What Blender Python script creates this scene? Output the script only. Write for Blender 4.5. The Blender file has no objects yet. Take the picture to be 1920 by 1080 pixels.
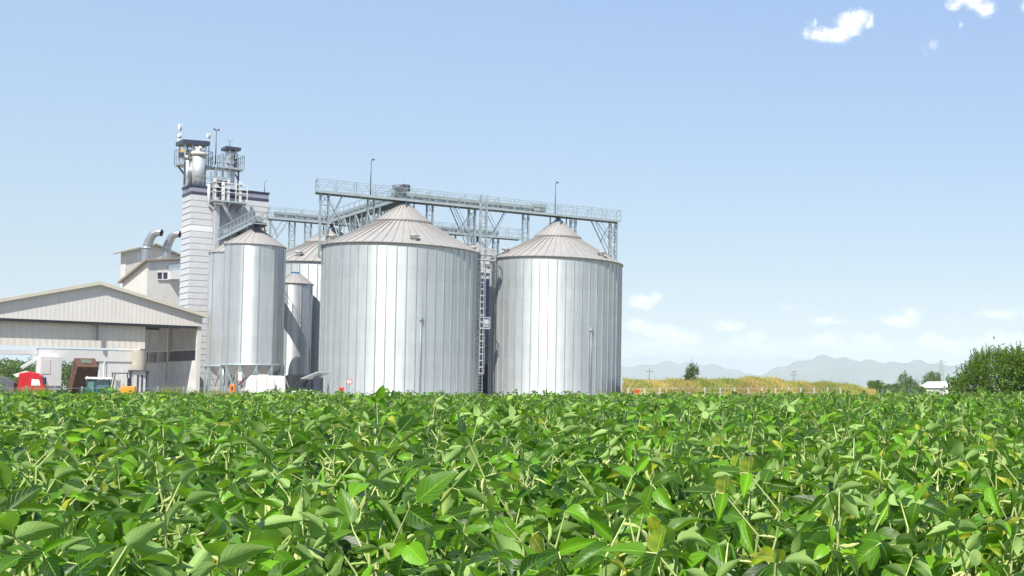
import bpy, math, random
import numpy as np
from mathutils import Vector as V, Matrix
C = bpy.context.scene.collection
sc = bpy.context.scene
R = math.radians
rng = np.random.default_rng(7)
random.seed(7)
PI = math.pi

# ------------------------------------------------------------------ camera geometry
F, CX, CY, T = 2000., 1849., 651., .04
PIT = math.atan(T); cP, sP = math.cos(PIT), math.sin(PIT)
EYE = 1.25
def S(px, py):
    x = (px-CX)/F; u = (CY-py)/F; dy = cP-u*sP; dz = sP+u*cP
    return x/dy, dz/dy
def P(px, py, Y):
    a, b = S(px, py); return V((a*Y, Y, EYE+b*Y))
def fit(pl, pr, py, D):
    al, ar = [math.atan(S(q, py)[0]) for q in (pl, pr)]
    m = (al+ar)/2; rho = D/math.cos(m)
    return V((D*math.tan(m), D, 0)), rho*math.sin((ar-al)/2)
def on_line(px, py, A, d):
    """point where the sight line (px,py) crosses the vertical plane through A along d"""
    a, b = S(px, py)
    s = (a*A.y-A.x)/(d.x-a*d.y)
    Y = A.y+s*d.y
    return V((A.x+s*d.x, Y, EYE+b*Y))

# ------------------------------------------------------------------ materials
MATS = {}
def new_mat(name):
    m = bpy.data.materials.new(name); m.use_nodes = True
    nt = m.node_tree; nt.nodes.clear()
    out = nt.nodes.new('ShaderNodeOutputMaterial')
    return m, nt, out
def N(nt, typ, **kw):
    n = nt.nodes.new(typ)
    for k, v in kw.items():
        if k == 'op': n.operation = v
        else: setattr(n, k, v)
    return n
def setin(n, i, v, nt):
    if v is None: return
    if hasattr(v, 'is_output') or hasattr(v, 'links'): nt.links.new(v, n.inputs[i])
    else: n.inputs[i].default_value = v
def math_n(nt, op, a, b=None, c=None):
    n = N(nt, 'ShaderNodeMath', op=op)
    setin(n, 0, a, nt); setin(n, 1, b, nt); setin(n, 2, c, nt)
    return n.outputs[0]
def vmath(nt, op, a, b=None, scale=None):
    n = N(nt, 'ShaderNodeVectorMath', op=op)
    setin(n, 0, a, nt); setin(n, 1, b, nt)
    if scale is not None: setin(n, 3, scale, nt)
    return n.outputs['Value'] if op in ('LENGTH', 'DOT_PRODUCT') else n.outputs['Vector']
def mix_c(nt, fac, a, b, mode='MIX'):
    n = N(nt, 'ShaderNodeMix', data_type='RGBA', blend_type=mode)
    setin(n, 0, fac, nt)
    for i, v in ((6, a), (7, b)):
        if isinstance(v, tuple): v = (v[0], v[1], v[2], 1)
        setin(n, i, v, nt)
    return n.outputs[2]
def mapr(nt, v, a, b, c, d, smooth=False):
    n = N(nt, 'ShaderNodeMapRange'); n.clamp = True
    if smooth: n.interpolation_type = 'SMOOTHSTEP'
    setin(n, 0, v, nt)
    for i, q in enumerate((a, b, c, d)): n.inputs[i+1].default_value = q
    return n.outputs[0]
def noise(nt, vec, scale, detail=3, rough=.55):
    n = N(nt, 'ShaderNodeTexNoise'); setin(n, 'Vector', vec, nt)
    n.inputs['Scale'].default_value = scale; n.inputs['Detail'].default_value = detail; n.inputs['Roughness'].default_value = rough
    return n.outputs['Fac']
def principled(nt, out, col, rough=.6, metal=0., normal=None, spec=.5):
    b = N(nt, 'ShaderNodeBsdfPrincipled')
    if isinstance(col, tuple): col = (col[0], col[1], col[2], 1)
    setin(b, 'Base Color', col, nt); setin(b, 'Roughness', rough, nt); setin(b, 'Metallic', metal, nt)
    b.inputs['Specular IOR Level'].default_value = spec
    if normal is not None: nt.links.new(normal, b.inputs['Normal'])
    nt.links.new(b.outputs[0], out.inputs[0])
    return b
def paint(name, col, rough=.5, metal=0., var=.12, scale=1.5, dirt=0., dirtcol=(.12, .10, .08), spec=.5):
    if name in MATS: return MATS[name]
    m, nt, out = new_mat(name)
    tc = N(nt, 'ShaderNodeTexCoord').outputs['Object']
    nz = noise(nt, tc, scale, 4, .6)
    f = mapr(nt, nz, .3, .7, 1-var, 1+var)
    base = vmath(nt, 'SCALE', tuple(col), scale=f)
    if dirt:
        mp = N(nt, 'ShaderNodeMapping'); nt.links.new(tc, mp.inputs[0]); mp.inputs['Scale'].default_value = (2.2, 2.2, .35)
        d2 = mapr(nt, noise(nt, mp.outputs[0], 1.3, 5, .65), .5, .75, 0, dirt)
        base = mix_c(nt, d2, base, dirtcol)
    rg = mapr(nt, noise(nt, tc, scale*3, 2), .3, .7, max(.05, rough-.1), min(1, rough+.1))
    principled(nt, out, base, rg, metal, spec=spec)
    MATS[name] = m
    return m
def corrugated(name, col, axis, period, amp, rough=.5, metal=0., var=.08, dirt=.25, dirtcol=(.16, .14, .11)):
    """sheet metal with real corrugation in its shading normal; axis = horizontal world direction the ridges repeat along (or Z)"""
    m, nt, out = new_mat(name)
    tc = N(nt, 'ShaderNodeTexCoord').outputs['Object']
    ax = tuple(axis)
    s = vmath(nt, 'DOT_PRODUCT', tc, ax)
    sn = math_n(nt, 'SINE', math_n(nt, 'MULTIPLY', s, 2*PI/period))
    g = N(nt, 'ShaderNodeNewGeometry')
    nrm = vmath(nt, 'NORMALIZE', vmath(nt, 'ADD', g.outputs['Normal'], vmath(nt, 'SCALE', ax, scale=math_n(nt, 'MULTIPLY', sn, amp))))
    f = mapr(nt, noise(nt, tc, .8, 4), .3, .7, 1-var, 1+var)
    base = vmath(nt, 'SCALE', tuple(col), scale=f)
    groove = mapr(nt, math_n(nt, 'COSINE', math_n(nt, 'MULTIPLY', s, 2*PI/period)), .75, 1, 0, .10)
    mp = N(nt, 'ShaderNodeMapping'); nt.links.new(tc, mp.inputs[0]); mp.inputs['Scale'].default_value = (2.5, 2.5, .3)
    d2 = mapr(nt, noise(nt, mp.outputs[0], 1.1, 5, .7), .48, .8, 0, dirt)
    base = mix_c(nt, math_n(nt, 'ADD', d2, groove), base, dirtcol)
    principled(nt, out, base, rough, metal, nrm)
    MATS[name] = m
    return m
def silo_wall(name, col, nsec, hring, rough, amp, metal=1.):
    m, nt, out = new_mat(name)
    tc = N(nt, 'ShaderNodeTexCoord').outputs['Object']
    sp = N(nt, 'ShaderNodeSeparateXYZ'); nt.links.new(tc, sp.inputs[0])
    ang = math_n(nt, 'ARCTAN2', sp.outputs[1], sp.outputs[0])
    ka = math_n(nt, 'FLOOR', math_n(nt, 'MULTIPLY', ang, nsec/(2*PI)))
    kz0 = math_n(nt, 'MULTIPLY', sp.outputs[2], 1/hring)
    kz = math_n(nt, 'FLOOR', kz0)
    cb = N(nt, 'ShaderNodeCombineXYZ'); nt.links.new(ka, cb.inputs[0]); nt.links.new(kz, cb.inputs[1])
    wn = N(nt, 'ShaderNodeTexWhiteNoise'); nt.links.new(cb.outputs[0], wn.inputs[0])
    cb2 = N(nt, 'ShaderNodeCombineXYZ'); nt.links.new(kz, cb2.inputs[0])
    wn2 = N(nt, 'ShaderNodeTexWhiteNoise'); nt.links.new(cb2.outputs[0], wn2.inputs[0])
    cb3 = N(nt, 'ShaderNodeCombineXYZ'); nt.links.new(ka, cb3.inputs[0])
    wn3 = N(nt, 'ShaderNodeTexWhiteNoise'); nt.links.new(cb3.outputs[0], wn3.inputs[0])
    # sheet-to-sheet differences, ring-to-ring differences, run-off streaks
    f = math_n(nt, 'ADD', mapr(nt, wn.outputs[0], 0, 1, .965, 1.0), mapr(nt, wn2.outputs[0], 0, 1, -.035, .035))
    mp = N(nt, 'ShaderNodeMapping'); nt.links.new(tc, mp.inputs[0]); mp.inputs['Scale'].default_value = (1.6, 1.6, .12)
    st = mapr(nt, noise(nt, mp.outputs[0], 1.3, 5, .65), .42, .78, 1.0, .80)
    f = math_n(nt, 'MULTIPLY', f, st)
    fr = math_n(nt, 'FRACT', kz0)
    seam = mapr(nt, math_n(nt, 'ABSOLUTE', math_n(nt, 'SUBTRACT', fr, .5)), .465, .49, 1, .94)
    f = math_n(nt, 'MULTIPLY', f, seam)
    base = vmath(nt, 'SCALE', tuple(col), scale=f)
    g = N(nt, 'ShaderNodeNewGeometry')
    # each sheet is bowed a little differently
    cv = N(nt, 'ShaderNodeCombineXYZ')
    wv = math_n(nt, 'SUBTRACT', wn3.outputs[0], .5)
    tx = math_n(nt, 'MULTIPLY', math_n(nt, 'SINE', ang), math_n(nt, 'MULTIPLY', wv, -.07))
    ty = math_n(nt, 'MULTIPLY', math_n(nt, 'COSINE', ang), math_n(nt, 'MULTIPLY', wv, .07))
    nt.links.new(tx, cv.inputs[0]); nt.links.new(ty, cv.inputs[1]); cv.inputs[2].default_value = 0
    nrm = vmath(nt, 'NORMALIZE', vmath(nt, 'ADD', g.outputs['Normal'], cv.outputs[0]))
    rg = math_n(nt, 'ADD', mapr(nt, wn.outputs[0], 0, 1, -.04, .04), rough)
    b = principled(nt, out, base, rg, .62, nrm)
    b.inputs['Anisotropic'].default_value = amp; b.inputs['Tangent'].default_value = (0, 0, 1)
    tn = N(nt, 'ShaderNodeCombineXYZ'); tn.inputs[2].default_value = 1; nt.links.new(tn.outputs[0], b.inputs['Tangent'])
    MATS[name] = m
    return m

STEEL = paint('galvanised_steel', (.40, .46, .48), .5, .35, .1, 1)
STEELD = paint('dark_steel', (.11, .12, .14), .55, .3)
ALU = paint('aluminium_sheet', (.66, .67, .68), .4, .5, .1, 2)
ROOF = paint('dusty_roof_sheet', (.34, .325, .305), .55, .1, .07, .6, .2, (.34, .31, .28))
CONC = paint('pale_concrete', (.55, .52, .46), .9, 0, .12, 2, .3, (.25, .22, .18))
WHITE = paint('white_paint', (.72, .71, .69), .5, 0, .05, 1, .15, (.45, .42, .38))
WSHEET = paint('white_sheet', (.70, .69, .67), .5, 0, .06, 1, .2, (.42, .38, .33))
BLUEP = paint('blue_paint', (.02, .16, .42), .45)
CLAD = paint('tower_cladding', (.56, .56, .56), .45, .1, .05, 1.2, .18, (.40, .36, .33))
CLADW = paint('tower_white_course', (.72, .72, .72), .45, .1, .03)
CHAR = paint('charcoal_sheet', (.05, .055, .085), .45, .2)
NAVY = paint('dark_blue_sheet', (.03, .04, .09), .4, .2)
BEIGE = paint('beige_render', (.62, .60, .56), .9, 0, .06, .5, .35, (.40, .34, .28))
GREYW = paint('grey_render', (.72, .71, .69), .85, 0, .1, .6, .3, (.20, .18, .17))
BLACK = paint('black_rubber', (.02, .02, .022), .7)
GLASS = paint('window_glass', (.05, .07, .085), .08, 0, .05)
RED = paint('red_truck_paint', (.62, .02, .03), .3, 0, .08)
ORANGE = paint('orange_paint', (.80, .36, .02), .4, 0, .08, 2, .2)
REDBOX = paint('red_enamel', (.72, .07, .04), .4)
GREENP = paint('green_tractor_paint', (.02, .10, .05), .4)
RUST = paint('rusty_brown_paint', (.10, .045, .025), .7, 0, .3, 3, .4, (.18, .09, .05))
CREAM = paint('cream_paint', (.66, .62, .52), .6, 0, .06, 1, .2, (.45, .38, .28))
TARP = paint('grey_tarpaulin', (.12, .12, .15), .7)
LAMPW = paint('white_lamp_lens', (.85, .85, .8), .2)
BARK = paint('bark', (.10, .075, .05), .9, 0, .3, 4)
WOODP = paint('grey_wood', (.22, .20, .18), .9, 0, .2, 3)

# ------------------------------------------------------------------ objects and mesh helpers
ORG = {}
def tag(o, label=None, cat=None, group=None, kind=None):
    if label: o['label'] = label
    if cat: o['category'] = cat
    if group: o['group'] = group
    if kind: o['kind'] = kind
    return o
def thing(name, label, cat, loc=(0, 0, 0), rotz=0, group=None):
    o = bpy.data.objects.new(name, None); C.objects.link(o)
    o.empty_display_size = .3
    o.location = loc; o.rotation_euler = (0, 0, rotz); ORG[o.name] = V(loc)
    return tag(o, label, cat, group)
class MB:
    def __init__(s): s.v = []; s.f = []; s.sm = []
    def add(s, vs, fs, smooth=False):
        n = len(s.v); s.v += [tuple(v) for v in vs]; s.f += [tuple(i+n for i in f) for f in fs]; s.sm += [smooth]*len(fs)
        return s
    def box(s, c, size, M=None):
        c = V(c); hx, hy, hz = [q/2 for q in size]; vs = []
        for z in (-hz, hz):
            for x, y in ((-hx, -hy), (hx, -hy), (hx, hy), (-hx, hy)):
                p = V((x, y, z)); vs.append(c+(M @ p if M else p))
        return s.add(vs, [(3, 2, 1, 0), (4, 5, 6, 7), (0, 1, 5, 4), (1, 2, 6, 5), (2, 3, 7, 6), (3, 0, 4, 7)])
    def bar(s, p, q, w, h=None):
        p = V(p); q = V(q); d = q-p; L = d.length
        if L < 1e-6: return s
        h = h or w; d = d/L
        up = V((0, 0, 1)) if abs(d.z) < .95 else V((.6, .8, 0))
        x = d.cross(up).normalized(); y = x.cross(d).normalized()
        vs = []
        for b in (p, q):
            for a, c2 in ((-1, -1), (1, -1), (1, 1), (-1, 1)): vs.append(b+x*a*w/2+y*c2*h/2)
        return s.add(vs, [(0, 1, 2, 3), (7, 6, 5, 4), (0, 4, 5, 1), (1, 5, 6, 2), (2, 6, 7, 3), (3, 7, 4, 0)])
    def tube(s, pts, r, n=8, cap=True, smooth=True):
        pts = [V(p) for p in pts]; k = len(pts)
        rr = r if isinstance(r, (list, tuple)) else [r]*k
        vs = []; ref = None
        for i, p in enumerate(pts):
            d = (pts[min(i+1, k-1)]-pts[max(i-1, 0)]).normalized()
            if ref is None: ref = V((0, 0, 1)) if abs(d.z) < .9 else V((1, 0, 0))
            x = d.cross(ref).normalized(); y = x.cross(d).normalized(); ref = y
            for j in range(n):
                a = 2*PI*j/n; vs.append(p+x*math.cos(a)*rr[i]+y*math.sin(a)*rr[i])
        fs = [(i*n+j, i*n+(j+1) % n, (i+1)*n+(j+1) % n, (i+1)*n+j) for i in range(k-1) for j in range(n)]
        s.add(vs, fs, smooth)
        if cap:
            b = len(s.v)-n*k
            s.f += [tuple(b+j for j in range(n))[::-1], tuple(b+(k-1)*n+j for j in range(n))]; s.sm += [False, False]
        return s
    def lathe(s, prof, c=(0, 0, 0), n=48, smooth=True, a0=0., close=False):
        c = V(c); k = len(prof); vs = []
        for r, z in prof:
            for j in range(n):
                a = a0+2*PI*j/n; vs.append(c+V((r*math.cos(a), r*math.sin(a), z)))
        fs = [(i*n+j, i*n+(j+1) % n, (i+1)*n+(j+1) % n, (i+1)*n+j) for i in range(k-1) for j in range(n)]
        return s.add(vs, fs, smooth)
    def prism(s, poly, ex, M=None):
        """poly: list of world points (planar loop), extruded by vector ex"""
        n = len(poly); a = [V(p) for p in poly]; b = [p+V(ex) for p in a]
        if M: a = [M @ p for p in a]; b = [M @ p for p in b]
        fs = [tuple(range(n))[::-1], tuple(range(n, 2*n))]+[(i, (i+1) % n, (i+1) % n+n, i+n) for i in range(n)]
        return s.add(a+b, fs)
    def build(s, name, mat, parent=None, local=False, bevel=0):
        o0 = V((0, 0, 0))
        p = parent
        while p is not None:
            if p.type == 'EMPTY': o0 = ORG[p.name]
            p = p.parent
        vs = s.v if local else [(x-o0.x, y-o0.y, z-o0.z) for x, y, z in s.v]
        me = bpy.data.meshes.new(name); me.from_pydata(vs, [], s.f); me.polygons.foreach_set('use_smooth', s.sm); me.update()
        import bmesh
        bm = bmesh.new(); bm.from_mesh(me); bmesh.ops.recalc_face_normals(bm, faces=bm.faces); bm.to_mesh(me); bm.free()
        me.materials.append(mat)
        o = bpy.data.objects.new(name, me); C.objects.link(o)
        if parent: o.parent = parent
        if bevel:
            b = o.modifiers.new('bevel', 'BEVEL'); b.width = bevel; b.segments = 2; b.limit_method = 'ANGLE'
        return o
def np_obj(name, Vt, Q, mat, uv=None, tint=None, parent=None, smooth=True):
    me = bpy.data.meshes.new(name)
    nv, nq = len(Vt), len(Q)
    me.vertices.add(nv); me.vertices.foreach_set('co', np.ascontiguousarray(Vt, dtype=np.float32).ravel())
    me.loops.add(nq*4); me.polygons.add(nq)
    me.loops.foreach_set('vertex_index', np.ascontiguousarray(Q, dtype=np.int32).ravel())
    me.polygons.foreach_set('loop_start', np.arange(0, nq*4, 4, dtype=np.int32))
    me.polygons.foreach_set('use_smooth', np.full(nq, smooth))
    if uv is not None:
        l = me.uv_layers.new(name='UVMap'); l.data.foreach_set('uv', np.ascontiguousarray(uv[Q.ravel()], dtype=np.float32).ravel())
    if tint is not None:
        a = me.attributes.new('tint', 'FLOAT_COLOR', 'POINT')
        t4 = np.ones((nv, 4), np.float32); t4[:, :tint.shape[1]] = tint
        a.data.foreach_set('color', t4.ravel())
    me.update(calc_edges=True)
    me.materials.append(mat)
    o = bpy.data.objects.new(name, me); C.objects.link(o)
    if parent: o.parent = parent
    return o
def dup(root, loc, rotz=0, label=None, scale=1.):
    r = root.copy(); C.objects.link(r); r.location = loc; r.rotation_euler = (0, 0, rotz); r.scale = (scale,)*3
    if label: r['label'] = label
    for ch in list(root.children):
        c = ch.copy(); C.objects.link(c); c.parent = r
        for g in ch.children:
            d = g.copy(); C.objects.link(d); d.parent = c
    return r
def unit(a): return a/np.maximum(np.linalg.norm(a, axis=-1, keepdims=True), 1e-9)

# ------------------------------------------------------------------ vectorised leaf / stalk / pod shapes
def leaves(base, d, n, L, W, fold, droop, rnd, yel, rows, cols, shape='ovate', wave=0.):
    base = np.asarray(base, float); M = len(base)
    d = unit(np.asarray(d, float)); s = unit(np.cross(n, d)); n = np.cross(d, s)
    t = np.asarray(rows, float); v = np.asarray(cols, float)
    if shape == 'ovate': w = np.power(t, .58)*np.power(1-t, 1.05); w = w/ w.max() if w.max() > 0 else w; w = np.maximum(w, .02)
    elif shape == 'blade': w = np.maximum(1-t, .05)
    else: w = np.maximum(np.sin(PI*np.clip(t, 0, 1)), .04)
    K, J = len(t), len(v)
    tt = t[None, :, None]; vv = v[None, None, :]; ww = w[None, :, None]
    L3 = np.asarray(L)[:, None, None]; W3 = np.asarray(W)[:, None, None]; f3 = np.asarray(fold)[:, None, None]; d3 = np.asarray(droop)[:, None, None]
    al = L3*tt*(1-.25*d3*tt)
    ac = W3*ww*vv*np.cos(f3)
    up = W3*ww*np.abs(vv)*np.sin(f3) - d3*L3*tt*tt*.55
    if wave:
        ph = rng.uniform(0, 6.28, M)[:, None, None]
        up = up + wave*L3*np.sin(ph+tt*9+np.sign(vv)*1.3)*np.abs(vv)*ww
    pos = base[:, None, None, :]+al[..., None]*d[:, None, None, :]+(ac)[..., None]*s[:, None, None, :]+up[..., None]*n[:, None, None, :]
    Vt = pos.reshape(-1, 3)
    uv = np.stack(np.broadcast_arrays(tt, .5+.5*vv), -1)[0] if False else np.stack([np.broadcast_to(tt, (M, K, J)), np.broadcast_to(.5+.5*vv, (M, K, J))], -1).reshape(-1, 2)
    tint = np.stack([np.repeat(rnd, K*J), np.repeat(yel, K*J), np.broadcast_to(tt, (M, K, J)).ravel()], -1)
    q = np.array([(i*J+j, (i+1)*J+j, (i+1)*J+j+1, i*J+j+1) for i in range(K-1) for j in range(J-1)])
    Q = (np.arange(M)*K*J)[:, None, None]+q[None]
    return Vt, Q.reshape(-1, 4), uv, tint
def stalks(p, q, r0, r1, rnd, sides=4):
    p = np.asarray(p, float); q = np.asarray(q, float); M = len(p)
    d = unit(q-p); ref = np.where(np.abs(d[:, 2:3]) < .9, np.array([[0, 0, 1.]]), np.array([[1., 0, 0]]))
    x = unit(np.cross(d, ref)); y = np.cross(x, d)
    a = np.arange(sides)*2*PI/sides
    ring = np.cos(a)[None, :, None]*x[:, None, :]+np.sin(a)[None, :, None]*y[:, None, :]
    r0 = np.broadcast_to(r0, (M,))[:, None, None]; r1 = np.broadcast_to(r1, (M,))[:, None, None]
    Vt = np.stack([p[:, None]+ring*r0, q[:, None]+ring*r1], 1).reshape(-1, 3)
    qd = np.array([(j, (j+1) % sides, sides+(j+1) % sides, sides+j) for j in range(sides)])
    Q = ((np.arange(M)*2*sides)[:, None, None]+qd[None]).reshape(-1, 4)
    tint = np.stack([np.repeat(rnd, 2*sides), np.zeros(M*2*sides), np.zeros(M*2*sides)], -1)
    return Vt, Q, None, tint
def pods(base, d, L, rnd, rings=6, sides=6):
    base = np.asarray(base, float); M = len(base); d = unit(np.asarray(d, float))
    ref = unit(rng.normal(size=(M, 3))); x = unit(np.cross(d, ref)); y = np.cross(x, d)
    t = np.linspace(0, 1, rings); prof = np.maximum(np.power(np.sin(PI*np.clip(t*.96+.02, 0, 1)), .6)*(1+.14*np.cos(t*6*PI)), .12)
    a = np.arange(sides)*2*PI/sides
    L3 = L[:, None, None, None]
    cen = base[:, None, :]+(L[:, None]*t[None])[..., None]*d[:, None]+(L[:, None]*.09*np.sin(PI*t)[None])[..., None]*x[:, None]
    ring = np.cos(a)[None, None, :, None]*x[:, None, None, :]*.105+np.sin(a)[None, None, :, None]*y[:, None, None, :]*.065
    Vt = (cen[:, :, None, :]+ring*prof[None, :, None, None]*L3).reshape(-1, 3)
    q = np.array([(i*sides+j, i*sides+(j+1) % sides, (i+1)*sides+(j+1) % sides, (i+1)*sides+j) for i in range(rings-1) for j in range(sides)])
    Q = ((np.arange(M)*rings*sides)[:, None, None]+q[None]).reshape(-1, 4)
    tint = np.stack([np.repeat(rnd, rings*sides), np.zeros(M*rings*sides), np.zeros(M*rings*sides)], -1)
    return Vt, Q, None, tint
def cat(parts):
    parts = [p for p in parts if p is not None and len(p[0])]
    Vs, Qs, Us, Ts = [], [], [], []; n = 0
    for Vt, Q, uv, ti in parts:
        Vs.append(Vt); Qs.append(Q+n); n += len(Vt)
        Us.append(uv if uv is not None else np.zeros((len(Vt), 2))); Ts.append(ti)
    return np.concatenate(Vs), np.concatenate(Qs), np.concatenate(Us), np.concatenate(Ts)

# ------------------------------------------------------------------ plant materials
def leaf_mat(name, dark, light, yellow, under, trans, rough=.42, tf=.25, veins=True):
    m, nt, out = new_mat(name)
    at = N(nt, 'ShaderNodeAttribute'); at.attribute_name = 'tint'
    sp = N(nt, 'ShaderNodeSeparateColor'); nt.links.new(at.outputs['Color'], sp.inputs[0])
    oi = N(nt, 'ShaderNodeObjectInfo')
    r = math_n(nt, 'FRACT', math_n(nt, 'ADD', sp.outputs[0], oi.outputs['Random']))
    top = mix_c(nt, math_n(nt, 'POWER', r, 2.2), dark, light)
    tc = N(nt, 'ShaderNodeTexCoord')
    nz = noise(nt, tc.outputs['Object'], 30, 3)
    yl = math_n(nt, 'MULTIPLY', sp.outputs[1], mapr(nt, nz, .35, .65, .25, 1))
    top = mix_c(nt, yl, top, yellow)
    g = N(nt, 'ShaderNodeNewGeometry')
    und = mix_c(nt, yl, under, tuple(.5*a+.5*b for a, b in zip(under, yellow)))
    if veins:
        uv = N(nt, 'ShaderNodeSeparateXYZ'); nt.links.new(tc.outputs['UV'], uv.inputs[0])
        av = math_n(nt, 'ABSOLUTE', math_n(nt, 'SUBTRACT', uv.outputs[1], .5))
        mid = mapr(nt, av, .012, .03, 1, 0)
        sv = math_n(nt, 'FRACT', math_n(nt, 'SUBTRACT', math_n(nt, 'MULTIPLY', uv.outputs[0], 7.), math_n(nt, 'MULTIPLY', av, 5.)))
        side = mapr(nt, math_n(nt, 'ABSOLUTE', math_n(nt, 'SUBTRACT', sv, .5)), .40, .49, 0, .55)
        vn = math_n(nt, 'MAXIMUM', mid, side)
        top = mix_c(nt, math_n(nt, 'MULTIPLY', vn, .45), top, tuple(min(1, c*2.1+.03) for c in light))
        bmp = N(nt, 'ShaderNodeBump'); bmp.inputs['Strength'].default_value = .5; bmp.inputs['Distance'].default_value = .002
        nt.links.new(math_n(nt, 'SUBTRACT', 1., vn), bmp.inputs['Height']); nrm = bmp.outputs[0]
    else: nrm = None
    col = mix_c(nt, g.outputs['Backfacing'], top, und)
    b = N(nt, 'ShaderNodeBsdfPrincipled'); nt.links.new(col, b.inputs['Base Color']); b.inputs['Specular IOR Level'].default_value = .28
    nt.links.new(mapr(nt, g.outputs['Backfacing'], 0, 1, rough, .75), b.inputs['Roughness'])
    if nrm: nt.links.new(nrm, b.inputs['Normal'])
    t = N(nt, 'ShaderNodeBsdfTranslucent'); nt.links.new(mix_c(nt, yl, trans, tuple(c*1.1 for c in yellow)), t.inputs[0])
    mx = N(nt, 'ShaderNodeMixShader'); mx.inputs[0].default_value = tf
    nt.links.new(b.outputs[0], mx.inputs[1]); nt.links.new(t.outputs[0], mx.inputs[2]); nt.links.new(mx.outputs[0], out.inputs[0])
    MATS[name] = m
    return m
def tint_mat(name, c0, c1, rough=.7, extra=None, tf=0):
    m, nt, out = new_mat(name)
    at = N(nt, 'ShaderNodeAttribute'); at.attribute_name = 'tint'
    sp = N(nt, 'ShaderNodeSeparateColor'); nt.links.new(at.outputs['Color'], sp.inputs[0])
    col = mix_c(nt, sp.outputs[0], c0, c1)
    if extra: col = mix_c(nt, sp.outputs[1], col, extra)
    principled(nt, out, col, rough)
    MATS[name] = m
    return m
SOYLEAF = leaf_mat('soybean_leaf', (.003, .022, .002), (.14, .35, .009), (.52, .52, .03), (.31, .46, .14), (.30, .60, .02), .38, .22)
SOYSTEM = tint_mat('soybean_stem', (.27, .40, .08), (.54, .58, .24), .7)
SOYPOD = tint_mat('soybean_pod', (.24, .36, .07), (.50, .54, .20), .75)
CROWN = leaf_mat('bush_leaf', (.022, .075, .006), (.15, .32, .018), (.32, .32, .03), (.12, .23, .05), (.34, .52, .02), .5, .36, False)
CROWNL = leaf_mat('light_tree_leaf', (.035, .10, .012), (.13, .24, .03), (.30, .30, .05), (.12, .19, .06), (.25, .36, .05), .6, .28, False)
WEED = tint_mat('dry_weed', (.23, .29, .04), (.58, .47, .14), .9, (.36, .20, .11))
WEEDG = tint_mat('green_weed', (.10, .19, .03), (.30, .34, .07), .9, (.45, .36, .16))

# ------------------------------------------------------------------ terrain
PY = [-6, 0, 1.5, 1.9, 3, 5, 10, 18, 22, 30, 45, 80, 90, 12000]
PD = [.46, .42, .36, .34, .26, .20, .155, .135, .165, .30, .48, .48, .48, .48]
CROPH = .86
def canopy(Y): return EYE-np.interp(Y, PY, PD)
def gz(Y): return canopy(Y)-CROPH
def ground_mat():
    m, nt, out = new_mat('soil_and_grass')
    g = N(nt, 'ShaderNodeNewGeometry'); pos = g.outputs['Position']
    sp = N(nt, 'ShaderNodeSeparateXYZ'); nt.links.new(pos, sp.inputs[0])
    n1 = noise(nt, pos, .9, 6); n2 = noise(nt, pos, .02, 4)
    soil = mix_c(nt, mapr(nt, n1, .3, .7, 0, 1), (.09, .06, .035), (.17, .12, .075))
    grass = mix_c(nt, mapr(nt, n2, .35, .65, 0, 1), (.10, .15, .04), (.25, .23, .09))
    f = mapr(nt, sp.outputs[1], 83, 87, 0, 1)
    principled(nt, out, mix_c(nt, f, soil, grass), .95)
    return m
ys = [-30, -6, 0, .8, 1.5, 1.9, 2.4, 3, 4, 5, 6.5, 8, 10, 12, 14, 16, 18, 20, 22, 26, 30, 36, 45, 60, 80, 90, 300, 1200, 4000, 13200]
vs, fs = [], []
for i, y in enumerate(ys):
    for j, u in enumerate(np.linspace(-1, 1, 9)): vs.append((u*14000, y, float(gz(y))))
for i in range(len(ys)-1):
    for j in range(8): fs.append((i*9+j, i*9+j+1, i*9+j+10, i*9+j+9))
m = MB(); m.add(vs, fs, True); tag(m.build('ground', ground_mat()), kind='structure')
GZ = float(gz(100))
GRAVEL = paint('yard_gravel', (.36, .33, .29), .95, 0, .2, 3)
m = MB(); yv = [(-118, 86.5, GZ+.02), (-26, 86.5, GZ+.02), (-24, 150, GZ+.02), (-140, 150, GZ+.02)]
m.add(yv, [(0, 1, 2, 3)]); tag(m.build('yard', GRAVEL), kind='structure')

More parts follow.
